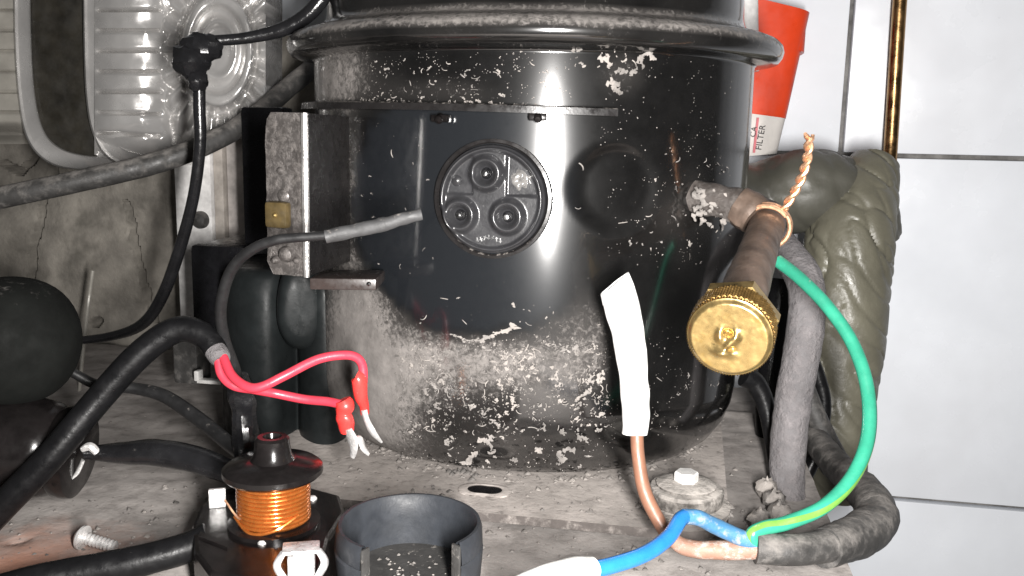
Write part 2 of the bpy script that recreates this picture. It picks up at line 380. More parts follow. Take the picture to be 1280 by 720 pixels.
def dustf(t, z):
    if z > 0.1545:
        if z < 0.1605: return 0.24 + 0.2 * sst(-0.5, -1.1, t) + 0.15 * nz((t * 0.09, z, 7), 45)
        if z < 0.168: return 0.78 + 0.2 * nz((t * 0.09, z, 7), 45)
        return 0.22 + 0.1 * nz((t * 0.09, z, 5), 50)
    s = sum(a * G(t, z, tc, zc, st, sz) for tc, zc, st, sz, a in BL)
    s = s * (1 - 0.93 * cleanf(t, z)) + 0.05 + 0.12 * nz((t * 0.09, z, 0), 60)
    s += 0.15 * (1 - sst(0.008, 0.034, z))
    if abs(t) > 1.9: s = max(s, 0.55)
    return s
NT = 420; rows = []; att = []; att2 = []
for o, z in prof:
    row = []
    for j in range(NT):
        t = 2 * math.pi * j / NT - math.pi
        off = -o
        d1, d2 = bt(772, 235)
        rr = math.hypot((t - d1) * 0.08, z - d2)
        off += -0.0015 * (1 - sst(0.010, 0.0168, rr))         # pressed dimple right of the terminal
        row.append(bs(t, z, off)); att.append(dustf(t, z)); att2.append(cleanf(t, z))
    rows.append(row)
mb = MB(); mb.grid(rows, closed_u=True)
n0 = len(mb.v); mb.add([V((0, 0, prof[-1][1] + 0.001)), V((0, 0, prof[0][1]))], []); att += [0.4, 0.2]; att2 += [0, 0]
k0 = (len(prof) - 1) * NT
mb.f += [(k0 + j, k0 + (j + 1) % NT, n0) for j in range(NT)] + [((j + 1) % NT, j, n0 + 1) for j in range(NT)]
shell = mb.build('shell', m_body, comp, attr=att, sharp=0)
shell.data.attributes.new('clean', 'FLOAT', 'POINT').data.foreach_set('value', att2)

# lint stuck to the shell (uncountable fluff)
mb = MB()
def flake(t, z, r, off=0.0002, asp=1.0, n=None):
    x = y = 0.0; a = random.random() * 6.28
    for q in range(1 if r < 0.00035 else random.randint(2, 5)):
        rr = r * random.uniform(0.3, 0.62); m_ = random.randint(6, 9); ph = random.random() * 6.28
        ring = []
        for i in range(m_):
            b_ = 2 * math.pi * i / m_ + ph; k = rr * (0.4 + 0.9 * random.random() ** 1.5)
            ring.append(bs(t + (x + k * math.cos(b_) * asp) / 0.085, z + y + k * math.sin(b_), off + 0.0003 * random.random()))
        mb.fan(ring, bs(t + x / 0.085, z + y, off + min(0.0009, 0.7 * rr) * random.uniform(0.6, 1.3)))
        a += random.uniform(-1.3, 1.3); x += rr * 0.95 * math.cos(a) * asp; y += rr * 0.95 * math.sin(a)
def fibre(t, z, L, off=0.0003):
    a = random.random() * 6.28; k = random.uniform(-2.2, 2.2); w_ = random.uniform(0.00008, 0.0002); x = y = 0; rows_ = []
    for i in range(7):
        rows_.append([bs(t + (x - w_ * math.sin(a)) / 0.085, z + y + w_ * math.cos(a), off + 0.0004 * math.sin(i * 0.5)), bs(t + (x + w_ * math.sin(a)) / 0.085, z + y - w_ * math.cos(a), off + 0.0005 * math.sin(i * 0.5))])
        x += L / 6 * math.cos(a); y += L / 6 * math.sin(a); a += k / 6
    mb.grid(rows_)
ZONES = [(500, 430, 745, 480, 420, 0.0003, 0.0012), (500, 475, 760, 540, 420, 0.0003, 0.0013), (510, 530, 750, 590, 60, 0.0003, 0.0012), (460, 70, 700, 130, 120, 0.0002, 0.0009), (640, 60, 800, 85, 30, 0.0004, 0.0015),
         (770, 200, 915, 330, 70, 0.0002, 0.0009), (780, 420, 900, 540, 60, 0.0002, 0.0007), (750, 120, 920, 200, 30, 0.0002, 0.0005), (450, 150, 545, 350, 60, 0.0002, 0.0005), (640, 380, 750, 450, 60, 0.0002, 0.0008), (505, 345, 640, 425, 22, 0.0002, 0.0006), (400, 55, 460, 125, 20, 0.0003, 0.0007), (700, 150, 760, 420, 20, 0.0002, 0.0004)]
for x0, y0, x1, y1, n, r0, r1 in ZONES:
    for _ in range(n):
        t, z = bt(random.uniform(x0, x1), random.uniform(y0, y1))
        if nz((t * 0.09, z, 3), 130) < -0.08 and random.random() < 0.8: continue
        flake(t, z, r0 + (r1 - r0) * random.random() ** 2.5, asp=random.uniform(0.6, 1.5))
        if random.random() < 0.16: fibre(*bt(random.uniform(x0, x1), random.uniform(y0, y1)), random.uniform(0.001, 0.0035))
for x0, y0, x1, y1, n in ((480, 425, 760, 500, 1500), (490, 490, 770, 590, 900), (450, 65, 720, 132, 500), (760, 190, 925, 340, 300), (770, 400, 905, 550, 400), (750, 60, 930, 200, 250), (430, 150, 500, 400, 500)):
    for _ in range(n):
        t, z = bt(random.uniform(x0, x1), random.uniform(y0, y1))
        if nz((t * 0.09, z, 3), 130) + 0.5 * nz((t * 0.09, z, 9), 400) < random.uniform(-0.25, 0.3) or cleanf(t, z) > 0.5: continue
        r = random.uniform(0.00007, 0.00026); a = random.random() * 6.28; k = random.uniform(0.3, 1)
        mb.fan([bs(t + r * (math.cos(b_) * math.cos(a) - k * math.sin(b_) * math.sin(a)) / 0.085, z + r * (math.cos(b_) * math.sin(a) + k * math.sin(b_) * math.cos(a)), 0.0001) for b_ in (0, 1.05, 2.1, 3.14, 4.2, 5.2)], bs(t, z, 0.0001 + r * 0.6))
for px, py, r in [(563, 548, 7), (605, 552, 9), (592, 572, 9), (617, 567, 6), (672, 563, 6), (702, 566, 10), (727, 548, 7), (703, 540, 5), (750, 470, 8), (738, 472, 6), (765, 105, 10), (775, 88, 8), (800, 78, 9), (812, 68, 8), (722, 62, 9), (790, 90, 6), (840, 62, 6), (755, 75, 7), (615, 548, 5), (645, 575, 5), (748, 535, 5), (560, 470, 5), (640, 500, 5), (880, 245, 8), (895, 265, 9), (905, 280, 8), (870, 262, 5), (862, 305, 4)]:
    for _ in range(4):
        t, z = bt(px + random.uniform(-0.5, 0.5) * r, py + random.uniform(-0.5, 0.5) * r); flake(t, z, r * 0.75 / 3700, 0.0003)
# bright ridge of scraped-up dust below the clean patch, crumbs along the bracket strip
for k in range(34):
    u = k / 33; t, z = bt(568 + 80 * u, 418 + 8 * math.sin(u * 5)); flake(t, z, random.uniform(0.0004, 0.0011), asp=1.8)
for k in range(70):
    u = random.random(); t, z = bt(400 + 300 * u, 127 + 8 * u - random.uniform(0, 4)); flake(t, z, random.uniform(0.0003, 0.001))
for k in range(40):       # crumbs lying on the rolled rim and dome
    t = random.uniform(-1.7, 1.5); flake(t, random.uniform(0.170, 0.198), random.uniform(0.0003, 0.0012), -0.0055)
tag(mb.build('lint', m_lint, comp, sharp=0), None, None, kind='stuff')

# terminal: cover disc with three cups
tc_ = bs(Tt, Tz, 0); tn_ = (E2 * -1 * math.cos(0.04) + E1 * math.sin(0.0)).normalized(); tu = E1.copy()
BOSS = [(-0.0019, 0.0085), (-0.0104, -0.0054), (0.0055, -0.0054)]
RT = 0.0182
def hterm(x, y):
    r = math.hypot(x, y)
    h = 0.0026
    h += 0.0011 * sst(0.0152, 0.0164, r) - 0.0014 * sst(0.0166, 0.0172, r)
    h -= 0.0032 * sst(0.0174, 0.0182, r)
    for bx, by in BOSS:
        q = math.hypot(x - bx, y - by)
        h += 0.0022 * (1 - sst(0.0044, 0.0066, q)) - 0.0029 * (1 - sst(0.0016, 0.0044, q))
    # recess top left and top right
    h -= 0.0012 * (1 - sst(-0.0002, 0.0004, max(x + 0.0065, 0.0017 - y, abs(x * 0.7 + y * -0.7) * 0))) * (1 - sst(0.0150, 0.0158, r))
    h -= 0.0010 * (1 - sst(0.0, 0.0006, max(0.0052 - x, 0.0018 - y))) * (1 - sst(0.0150, 0.0158, r))
    return h
term = polar(MB(), tc_, tn_, tu, RT, hterm, 70, 160)
tv = tn_.cross(tu)
# tn x tu must point up for the heights to match
if tv.z < 0:
    term = MB(); BOSS = [(a, -b) for a, b in BOSS]
    _h = hterm
    def hterm2(x, y):
        b_ = BOSS[:]; BOSS[:] = [(p, -q) for p, q in b_]; r_ = _h(x, -y); BOSS[:] = b_; return r_
    polar(term, tc_, tn_, tu, RT, hterm2, 70, 160); tv = -tv
    BOSS = [(a, -b) for a, b in BOSS]
tdisc = term.build('terminal_cover', m_term, comp, sharp=0)
tv = EZ
ring = MB()
ring.lathe(tc_, tn_, [(0.0181, -0.004), (0.0181, 0.0006), (0.0186, 0.0012), (0.0196, 0.0010), (0.0200, -0.004)], 96)
ring.build('terminal_ring', m_brkt, tdisc)
for bx, by in BOSS:
    o_ = tc_ + tu * bx + tv * by + tn_ * 0.0018
    MB().lathe(o_, tn_, [(0.0001, 0.0031), (0.0008, 0.003), (0.0011, 0.0025), (0.0012, -0.002)], 20).build('pin', m_pin, tdisc)
    MB().lathe(o_, tn_, [(0.0012, 0.0005), (0.0017, 0.0007), (0.0019, 0.0003), (0.0019, -0.002)], 20).build('pin_seal', m_blackp, tdisc)
o_ = tc_ + tu * -0.0118 + tv * 0.0058 + tn_ * 0.0012
MB().lathe(o_, tn_, [(0.0001, 0.0014), (0.0012, 0.0012), (0.0019, 0.0005), (0.0021, -0.001)], 20).build('rivet', m_term, tdisc)
g = MB()
polar(g, tc_ + tu * 0.0094 + tv * 0.0068 + tn_ * 0.0012, tn_, tu, 0.0037, lambda x, y: 0.0014 * (1 - (math.hypot(x, y) / 0.0037) ** 2) + 0.0009 * noise.noise(V((x, y, 0)) * 700), 14, 40)
g.build('glint_blob', M('clear_glint', (0.16, 0.155, 0.15), 0.1, var=0.4, vs=600, bump=0.6, bsc=500, coat=1.0), tdisc)  # paler glossy lump shaped to give the bright reflection in the recess
# faint stamped marks on the lower lip of the disc
mk = MB()
for i in range(7):
    x = -0.0045 + 0.0013 * i; y = -0.0128 - 0.0005 * math.cos(i)
    c = tc_ + tu * x + tv * y + tn_ * 0.0026
    a = random.uniform(-0.6, 0.6); ax = tu * math.cos(a) + tv * math.sin(a); ay = tn_.cross(ax)
    mk.frame_box(c, ax, ay, tn_, -0.00016, 0.00016, -0.0008, 0.0008, 0, 0.00018)
    mk.frame_box(c, ax, ay, tn_, -0.0005, 0.0005, 0.0003 * (i % 3 - 1) - 0.00013, 0.0003 * (i % 3 - 1) + 0.00013, 0, 0.00022)
mk.build('stamped_mark', m_pin, tdisc, smooth=False)

# relay bracket: top strip following the wall
tl, zl = bt(392, 133); tr, zr = bt(765, 141)
mb = MB(); rows = []
for k in range(41):
    u = k / 40; t = tl + (tr - tl) * u; z = zl + (zr - zl) * u
    rows.append([bs(t, z + 0.0014, -0.001), bs(t, z + 0.0014, 0.0042), bs(t, z + 0.0010, 0.0052), bs(t, z - 0.0012, 0.0052), bs(t, z - 0.0012, 0.0044), bs(t, z + 0.0002, 0.0036), bs(t, z + 0.0002, -0.001)])
mb.grid(rows); mb.add(rows[0], [tuple(range(7))]); mb.add(rows[-1], [tuple(reversed(range(7)))])
strip = mb.build('bracket_strip', m_brkt, comp, sharp=30)
for px, py in ((556, 150), (672, 148)):
    t, z = bt(px, py); p = bs(t, z, 0.0015); n_ = (bs(t, z, 0.01) - bs(t, z, 0)).normalized(); s_ = n_.cross(EZ)
    c = MB(); c.frame_box(p, s_, n_, EZ, -0.003, 0.003, -0.001, 0.003, -0.0008, 0.0016, 0.0006); c.lathe(p + n_ * 0.003, n_ - EZ * 0.5, [(0.0014, -0.002), (0.0014, 0.0004), (0.0009, 0.001), (0.0001, 0.0011)], 14)
    c.build('clip', m_bake, strip)
# side wall + turned flange
pa = bs(bt(430, 200)[0], 0, -0.004); pt = at(392, 143, -0.084); pb = at(394, 345, -0.080)
q0 = at(381, 141, -0.0875); q1 = at(384, 346, -0.0835); f0 = at(331, 140, -0.082); f1 = at(335, 342, -0.078)
br = MB()
ia = V((pa.x, pa.y, q0.z)); ib = V((pa.x, pa.y, q1.z))
th = 0.0012
def slab(mb, a, b, c, d, t):
    n_ = (b - a).cross(d - a).normalized() * t
    mb.add([a, b, c, d, a + n_, b + n_, c + n_, d + n_], [(0, 1, 2, 3), (7, 6, 5, 4), (0, 4, 5, 1), (1, 5, 6, 2), (2, 6, 7, 3), (3, 7, 4, 0)])
slab(br, q0, ia, ib, q1, th)
sw = br.build('bracket_side', m_brkt, comp, smooth=False)
fl = MB(); fw = 14
fn = (f0 - q0).cross(q1 - q0).normalized()
if fn.y > 0: fn = -fn
def fgrid(off):
    rows = []
    for i in range(25):
        u = i / 24; l = q0.lerp(q1, u); r_ = f0.lerp(f1, u); row = []
        for j in range(fw + 1):
            k = j / fw; x = k
            if i in (0, 24): x = min(max(k, 0.0), 0.86)
            if i in (1, 23): x = min(k, 0.94)
            p = l.lerp(r_, x * (1 + 0.03 * nz((u * 3, 0, 0), 6)))
            bulge = 0.0007 * nz((u * 20, k * 4, 0), 1.2) - 0.0016 * math.exp(-((u - 0.38) ** 2 / 0.0004 + (k - 0.35) ** 2 / 0.006))
            row.append(p + fn * (off + bulge))
        rows.append(row)
    return rows
ga = fgrid(0.0); gb = fgrid(-0.0012)
fl.grid(ga); fl.grid(gb)
bo = lambda g_: g_[0] + [r_[-1] for r_ in g_[1:]] + g_[-1][-2::-1] + [r_[0] for r_ in g_[-2:0:-1]]
fl.grid([bo(ga), bo(gb)], closed_u=True)
flo = fl.build('bracket_flange', m_flange, comp, sharp=50)
ed = MB(); tube(ed, [(q0 + fn * 0.0003, 0.0011), (q0.lerp(q1, 0.5) + fn * 0.0003, 0.0012), (q1 + fn * 0.0003, 0.0010)], 8)
ed.build('bend_edge', M('bend_highlight', (0.42, 0.41, 0.40), 0.3, 0.7, var=0.3, bump=0.3), flo)  # paler metal colour paints the highlight line along the bend
pad = MB()
c = at(349, 268, -0.0835)
pad.frame_box(c, (q0 - f0).normalized(), fn, EZ, -0.0042, 0.0042, -0.001, 0.0022, -0.0042, 0.0042, 0.0013); pad.build('rubber_pad', m_amber, flo)
MB().lathe(c + fn * 0.002, fn, [(0.0001, 0.0009), (0.0007, 0.0006), (0.001, 0)], 12).build('pad_stud', m_brass, flo)
for px, py, r in ((345, 325, 0.0011), (372, 325, 0.0011), (358, 318, 0.0024), (356, 245, 0.0022), (352, 213, 0.0012)):
    MB().lathe(at(px, py, -0.082) + fn * 0.0006, fn, [(0.0001, 0.0012), (r * 0.6, 0.001), (r, 0.0003), (r * 1.15, -0.001)], 16).build('rivet', m_flange, flo)
# lower prong
a0 = at(387, 355, -0.082); a1 = at(470, 356, -0.082)
pr = MB(); ax = (a1 - a0).normalized(); pr.frame_box(a0, ax, V((0, 1, 0)), EZ, 0, (a1 - a0).length, 0, 0.02, -0.0019, 0.0019, 0.0006)
pr_ = pr.build('prong', M('prong_brown', (0.03, 0.022, 0.02), 0.35, dust=0.12), comp)
MB().lathe(at(461, 355, -0.0822), V((0, -1, 0)), [(0.0001, 0.0008), (0.0007, 0.0005), (0.0008, 0)], 12).build('prong_rivet', m_pin, pr_)
# mounting plate with rounded ears
pl = MB(); outline = []
for cx, cy, a0_, r in ((0.062, -0.076, -90, 0.0165), (0.066, 0.078, 0, 0.0165), (-0.078, 0.078, 90, 0.0165), (-0.078, -0.076, 180, 0.0165)):
    for k in range(9): an = rad(a0_ + 90 * k / 8); outline.append(lw(cx + r * math.cos(an), cy + r * math.sin(an), 0.0014))
pl.prism(outline, EZ * 0.003)
plo = pl.build('mounting_plate', m_plate, comp, sharp=40)
sc = onz(606, 613, 0.0046); so = MB()
so.lathe(sc, EZ, [(0.0034, -0.001), (0.0034, 0.0004), (0.0040, 0.0006), (0.0052, 0.0002), (0.0056, -0.0008)], 32, rfun=lambda a, k, z: 1.0 + 0.8 * abs(math.cos(a)) ** 2, ref=E1)
slot = so.build('slot_rim', m_plate, plo)
MB().lathe(sc, EZ, [(0.0001, 0.0002), (0.0035, 0.0002)], 32, rfun=lambda a, k, z: 1.0 + 0.8 * abs(math.cos(a)) ** 2, ref=E1).build('slot_shade_disc', m_blackp, plo)  # black disc on the uncut plate paints the dark of the recess

# service stub pipe leaving the shell on the right
st = MB()
t0, z0 = bt(872, 246)
VB = at(962, 272, -0.062)               # root of the service valve tube
tube(st, [(bs(t0, z0, -0.004), 0.0062), (at(905, 252, -0.062), 0.0056), (at(930, 260, -0.064), 0.0060), (VB, 0.0056)], 16, disp=lambda L, a, p: 1 + 0.16 * nz(p, 260))
st.build('process_stub', M('sooty_stub', (0.05, 0.042, 0.038), 0.6, dust=0.36, ds=300, dcol=(0.16, 0.145, 0.135), bump=0.6, dw=(0.2, 0.9)), comp)
jb = MB(); tube(jb, [(at(922, 256, -0.064), 0.0064), (at(936, 264, -0.066), 0.0070), (at(946, 272, -0.068), 0.0064)], 16, disp=lambda L, a, p: 1 + 0.1 * nz(p, 300)); jb.build('stub_joint', m_oxid, comp)
lm = MB()
mb = lm
for _ in range(34):
    p = at(random.uniform(868, 912), random.uniform(236, 285), -0.0665); n = random.randint(7, 11); r = random.uniform(0.0004, 0.0018)
    ring_ = [p + V((math.cos(6.28 * i / n), 0, math.sin(6.28 * i / n))) * r * random.uniform(0.3, 1.2) + V((0, random.uniform(0, 0.001), 0)) for i in range(n)]
    lm.fan(ring_, p - V((0, 0.0008, 0)))
tag(lm.build('stub_lint', m_lint, comp, sharp=0), None, None, kind='stuff')

# ================================================================== MOUNTING FOOT
fc = onz(856, 632, 0.0046)
foot = thing('mounting_foot', 'dusty rubber foot with a washer and bolt on the right corner of the mounting plate', 'foot', fc)
MB().lathe(fc, EZ, [(0.0150, 0.0), (0.0152, 0.0008), (0.0128, 0.0012), (0.0122, 0.0016), (0.0125, 0.0058), (0.0118, 0.0068), (0.0100, 0.0072), (0.0001, 0.0073)], 56, rfun=lambda a, k, z: 1 + 0.02 * math.sin(3 * a + k)).build('grommet', m_wash, foot)
MB().lathe(fc + EZ * 0.0071, EZ, [(0.0100, 0), (0.0100, 0.0008), (0.0096, 0.0011), (0.0062, 0.0017), (0.0001, 0.0018)], 40).build('washer', m_wash, foot)
hb = MB().lathe(fc + EZ * 0.0087, EZ, [(0.0040, 0), (0.0040, 0.0028), (0.0036, 0.0034), (0.0001, 0.0034)], 6, ref=V((0.5, -1, 0)))
hb.build('bolt_head', m_edge, foot, smooth=False)  # near-white base colour paints the flash reflection on the hex

# ================================================================== BRASS SERVICE VALVE
fcen = at(911, 424, -0.150)
vax = (fcen - VB).normalized(); vu = V((1, 0, 0)); vu = (vu - vax * vu.dot(vax)).normalized(); vv_ = vax.cross(vu)
vlv = thing('service_valve', 'brass service valve with a knurled cap on a brown tube beside the compressor', 'valve', VB)
RC = 0.0105
def ship(x, y):   # embossed mark on the cap face
    x /= RC; y /= RC; h = 0
    h += 1.0 * math.exp(-((x + 0.12) ** 2 / 0.055 + (y + 0.35) ** 2 / 0.012)) + 0.9 * math.exp(-((x - 0.02) ** 2 / 0.02 + (y + 0.1) ** 2 / 0.03)) + 0.8 * math.exp(-((x + 0.2) ** 2 / 0.01 + (y - 0.05) ** 2 / 0.03)) + 0.7 * math.exp(-((x - 0.15) ** 2 / 0.012 + (y - 0.1) ** 2 / 0.02))
    h -= 0.9 * math.exp(-((x + 0.05) ** 2 / 0.012 + (y - 0.16) ** 2 / 0.006)) + 0.8 * math.exp(-((x - 0.1) ** 2 / 0.01 + (y + 0.24) ** 2 / 0.006))
    return h
sgn = 1 if vv_.z > 0 else -1
cf = polar(MB(), fcen, vax, vu, RC, lambda x, y: 0.0018 * ship(x, y * sgn) - 0.0011 * sst(0.0092, RC, math.hypot(x, y)) + 0.00006 * nz((x, y, 0), 900), 46, 96)
capo = cf.build('cap_face', m_brass, vlv, sharp=0)
kn = MB(); kr = []
for k in range(45):
    s = 0.0011 + 0.0088 * k / 44; row = []
    for j in range(384):
        a = 2 * math.pi * j / 384; r = RC + 0.0001
        if k < 5: r += 0.0002 - (0.0004 if j % 4 < 2 else 0)
        elif k < 8: r -= 0.0007
        elif k < 42:
            d1_ = abs(((a * 48 / 6.2832 + s * 720) % 1) - 0.5) * 2; d2_ = abs(((a * 48 / 6.2832 - s * 720) % 1) - 0.5) * 2
            r += 0.0003 * min(d1_, d2_) * 2 - 0.0002
        else: r -= 0.0008 * (k - 41)
        row.append(fcen - vax * s + (vu * math.cos(a) + vv_ * math.sin(a)) * r)
    kr.append(row)
kn.grid(kr, closed_u=True); kn.build('knurled_collar', m_brassd, vlv, sharp=25)
MB().lathe(fcen - vax * 0.0097, -vax, [(0.0095, -0.001), (0.0112, 0.0), (0.0112, 0.0042), (0.0096, 0.0062), (0.0060, 0.0066)], 6, ref=vv_ + vu * 0.3).build('hex_nut', m_brass, vlv, smooth=False)
vt = MB(); p1 = fcen - vax * 0.017
tube(vt, [(p1, 0.0066), (p1.lerp(VB, 0.3), 0.0064), (p1.lerp(VB, 0.7), 0.0058), (VB + vax * 0.002, 0.0058), (VB - vax * 0.004, 0.0036)], 20, disp=lambda L, a, p: 1 + 0.05 * nz(p, 200)); vt.build('valve_tube', m_oxid, vlv)

# twisted bare copper wire round the valve tube
cw = MB()
lc = VB.lerp(p1, 0.12); ttop = at(1010, 168, -0.085); tbase = lc + vu * 0.0045 + vv_ * sgn * 0.0066
for ph in (0, math.pi):
    pts = []
    for k in range(15):
        a = 2.6 - 4.2 * k / 14 if ph == 0 else 2.3 - 3.2 * k / 14
        pts.append((lc + (vu * math.cos(a) + vv_ * sgn * math.sin(a)) * 0.0075 + vax * (0.0012 if ph else -0.0006), 0.0009))
    pts = pts if ph == 0 else pts[:8]
    tube(cw, pts, 8, 3)
    tw = []; d_ = (ttop - tbase); s1 = d_.cross(V((0, 1, 0))).normalized(); s2 = d_.cross(s1).normalized()
    for k in range(60):
        u = k / 59; a = ph + u * 22; rr = 0.0008 * (1 if u < 0.92 else (1 + (u - 0.92) * 6))
        tw.append((tbase + d_ * u + V((0.0025 * math.sin(u * 3), 0, 0)) + (s1 * math.cos(a) + s2 * math.sin(a)) * rr, 0.00085 if u < 0.97 else 0.0006))
    tube(cw, tw, 8, 2)
tag(cw.build('copper_wire', m_cuwire), 'bare twisted copper wire looped round the brown valve tube, end sticking up', 'wire')

# ================================================================== THREE-CORE CABLE
cb = thing('power_cable', 'grey power cable with brown, blue and green earth cores spread in front of the compressor', 'cable', onz(1000, 700, 0))
shp = [(at(944, 684, -0.128), 0.0045), (at(990, 687, -0.128), 0.0046), (at(1040, 682, -0.122), 0.0048)]
sh = MB(); tube(sh, shp, 18, disp=lambda L, a, p: 1 + 0.06 * nz(p, 220)); sh.build('outer_sheath', m_rubd, cb)
sh = MB(); tube(sh, [(at(1030, 684, -0.123), 0.0058), (at(1065, 672, -0.112), 0.0064), (at(1092, 655, -0.098), 0.0068), (at(1092, 630, -0.085), 0.0064), (at(1068, 603, -0.06), 0.0060), (at(1035, 570, -0.03), 0.0055), (at(1000, 520, 0.01), 0.005)], 20, sub=10,
     disp=lambda L, a, p: 1 + 0.10 * nz(p, 130) + 0.05 * (((L * 90) % 1))); sh.build('taped_elbow', m_rubd, cb)
gp = [(972, 326, -0.075), (1000, 348, -0.082), (1035, 384, -0.09), (1066, 430, -0.098), (1084, 485, -0.106), (1085, 545, -0.114), (1066, 595, -0.120), (1030, 633, -0.124), (985, 653, -0.126), (955, 660, -0.127), (941, 668, -0.128), (946, 679, -0.128), (960, 684, -0.128)]
g_ = MB(); gpts = [(at(x, y, Y), 0.0021) for x, y, Y in gp]; tube(g_, gpts, 16, 10); eo = g_.build('earth_core', m_green, cb)
g_ = MB()
q = spline([tuple(p) for p, r in gpts], 10); rows = []
for i in range(40, len(q)):
    p = V(q[i]); t = (V(q[min(i + 1, len(q) - 1)]) - V(q[i - 1])).normalized(); u_ = t.cross(V((0, 1, 0))).normalized(); w_ = t.cross(u_).normalized()
    if w_.y > 0: w_ = -w_
    a0_ = 0.9 - 2.4 * sst(40, 92, i) + 0.6; rows.append([p + (w_ * math.cos(a0_ + k * 0.2) + u_ * math.sin(a0_ + k * 0.2)) * 0.00216 for k in range(-2, 3)])
g_.grid(rows); g_.build('earth_stripe', m_yel, eo)
bw = MB(); tube(bw, [(at(796, 505, -0.108), 0.0019), (at(796, 540, -0.1105), 0.0020), (at(798, 572, -0.113), 0.0020), (at(806, 615, -0.116), 0.0021), (at(824, 652, -0.120), 0.0021), (at(838, 672, -0.122), 0.0021)], 14, 10); bro = bw.build('brown_core', m_brown, cb)
bw = MB(); tube(bw, [(at(836, 669, -0.1215), 0.0021), (at(856, 684, -0.124), 0.0024), (at(895, 688, -0.126), 0.0027), (at(952, 686, -0.128), 0.0030)], 14, 8, disp=lambda L, a, p: 1 + 0.08 * nz(p, 300)); bw.build('brown_core_rear', m_brownd, cb)
ws = MB(); rows = []
SL = [((751, 368), (786, 340), -0.102), ((755, 384), (794, 362), -0.1025), ((760, 402), (801, 388), -0.1035), ((766, 428), (806, 420), -0.105), ((772, 456), (810, 452), -0.107), ((774, 482), (811, 478), -0.109), ((776, 508), (813, 503), -0.111), ((779, 530), (812, 528), -0.112), ((778, 542), (809, 543), -0.112)]
q = spline([(*l_, *r_, Y) for l_, r_, Y in SL], 6)
for i, (lx, ly, rx, ry, Y) in enumerate(q):
    a_ = at(lx, ly, Y); b_ = at(rx, ry, Y); c_ = (a_ + b_) / 2; h_ = (b_ - a_) / 2; fl_ = 0.42 + 0.3 * sst(0, 48, i)
    row = []
    for k in range(28):
        an = 2 * math.pi * k / 28; p = c_ + h_ * math.cos(an) + V((0, -1, 0)) * h_.length * fl_ * math.sin(an)
        row.append(p + V((0, -1, 0)) * (0.0012 * nz(p, 120) + 0.0006 * nz(p, 380)) + h_.normalized() * 0.0004 * nz(p, 200))
    rows.append(row)
inr = [c_ + (p - c_) * 0.8 + EZ * -0.004 for c_ in [sum(rows[0], V()) / 28] for p in rows[0]]
ws.grid([inr] + rows, closed_u=True); ws.fan(inr, sum(inr, V()) / 28, True); ws.fan(rows[-1], sum(rows[-1], V()) / 28)
ws.build('white_sleeve', m_sleeve, bro, sharp=60)
bl = MB(); tube(bl, [(at(715, 716, -0.162), 0.0021), (at(760, 708, -0.156), 0.0021), (at(805, 693, -0.149), 0.0021), (at(835, 672, -0.141), 0.0021), (at(850, 650, -0.134), 0.0021), (at(858, 645, -0.131), 0.0021)], 14, 10); blo = bl.build('blue_core', m_blue, cb)
bl = MB(); tube(bl, [(at(854, 646, -0.132), 0.00215), (at(872, 647, -0.130), 0.0022), (at(895, 658, -0.128), 0.0023), (at(925, 672, -0.1275), 0.0024), (at(948, 681, -0.128), 0.0022)], 14, 8, disp=lambda L, a, p: 1 + 0.06 * nz(p, 300)); bl.build('blue_core_rear', m_blued, cb)
ws = MB(); tube(ws, [(at(742, 709, -0.160), 0.0034), (at(715, 713, -0.163), 0.0040), (at(680, 726, -0.167), 0.0042), (at(630, 745, -0.17), 0.0044)], 20, 8, flat=0.75, disp=lambda L, a, p: 1 + 0.16 * nz(p, 160)); ws.build('white_sleeve', m_sleeve, blo)

# ================================================================== RIGHT-HAND PIPES
cp = MB(); tube(cp, [(at(1131, -70, 0.118), 0.0036), (at(1125, 0, 0.118), 0.0036), (at(1113, 190, 0.116), 0.0036), (at(1108, 260, 0.10), 0.0036)], 18)
tag(cp.build('copper_pipe', m_copper), 'straight upright copper pipe in front of the white tiles', 'pipe')
wp = thing('wrapped_pipe', 'thick pipe wrapped in olive grey vinyl tape under the upright copper pipe', 'pipe', V((at(1060, 560, 0.06).x, 0.06, 0)))
def tape(p_, amp, wr):
    def f(L, a, p):
        sx = (L / p_ + a / 6.2832 + 0.35 * nz(p, 18)) % 1
        e1_ = V((p.x * 0.75 + p.z * 0.66, p.y * 0.6, (p.z * 0.75 - p.x * 0.66) * 0.28))
        cre = (1 - min(1, abs(nz(e1_, 62)) * 2.2)) ** 3; cre2 = (1 - min(1, abs(nz(e1_ + V((3, 1, 2)), 120)) * 2.5)) ** 3
        return 1 + amp * (sx if sx < 0.97 else (1 - sx) * 32) + wr * 0.28 * nz(p, 34) - wr * 0.75 * cre ** 1.6 - wr * 0.4 * cre2 ** 1.5
    return f
wb = MB(); tube(wb, [(at(1094, 205, 0.080), 0.012), (at(1080, 240, 0.072), 0.0165), (at(1064, 290, 0.064), 0.0205), (at(1056, 350, 0.058), 0.0212), (at(1050, 420, 0.052), 0.0208), (at(1046, 490, 0.047), 0.0185), (at(1044, 545, 0.042), 0.016), (at(1042, 620, 0.04), 0.014)], 110, 34, disp=tape(0.08, 0.03, 0.11))
wb.build('tape_wrap', m_wrap, wp)
wb = MB(); tube(wb, [(at(900, 252, 0.085), 0.019), (at(960, 248, 0.080), 0.0195), (at(1010, 238, 0.074), 0.0205), (at(1045, 244, 0.078), 0.0195), (at(1078, 262, 0.086), 0.0170), (at(1098, 300, 0.09), 0.012)], 56, 14, disp=tape(0.06, 0.015, 0.10))
wb.build('branch_wrap', m_wrapd, wp)
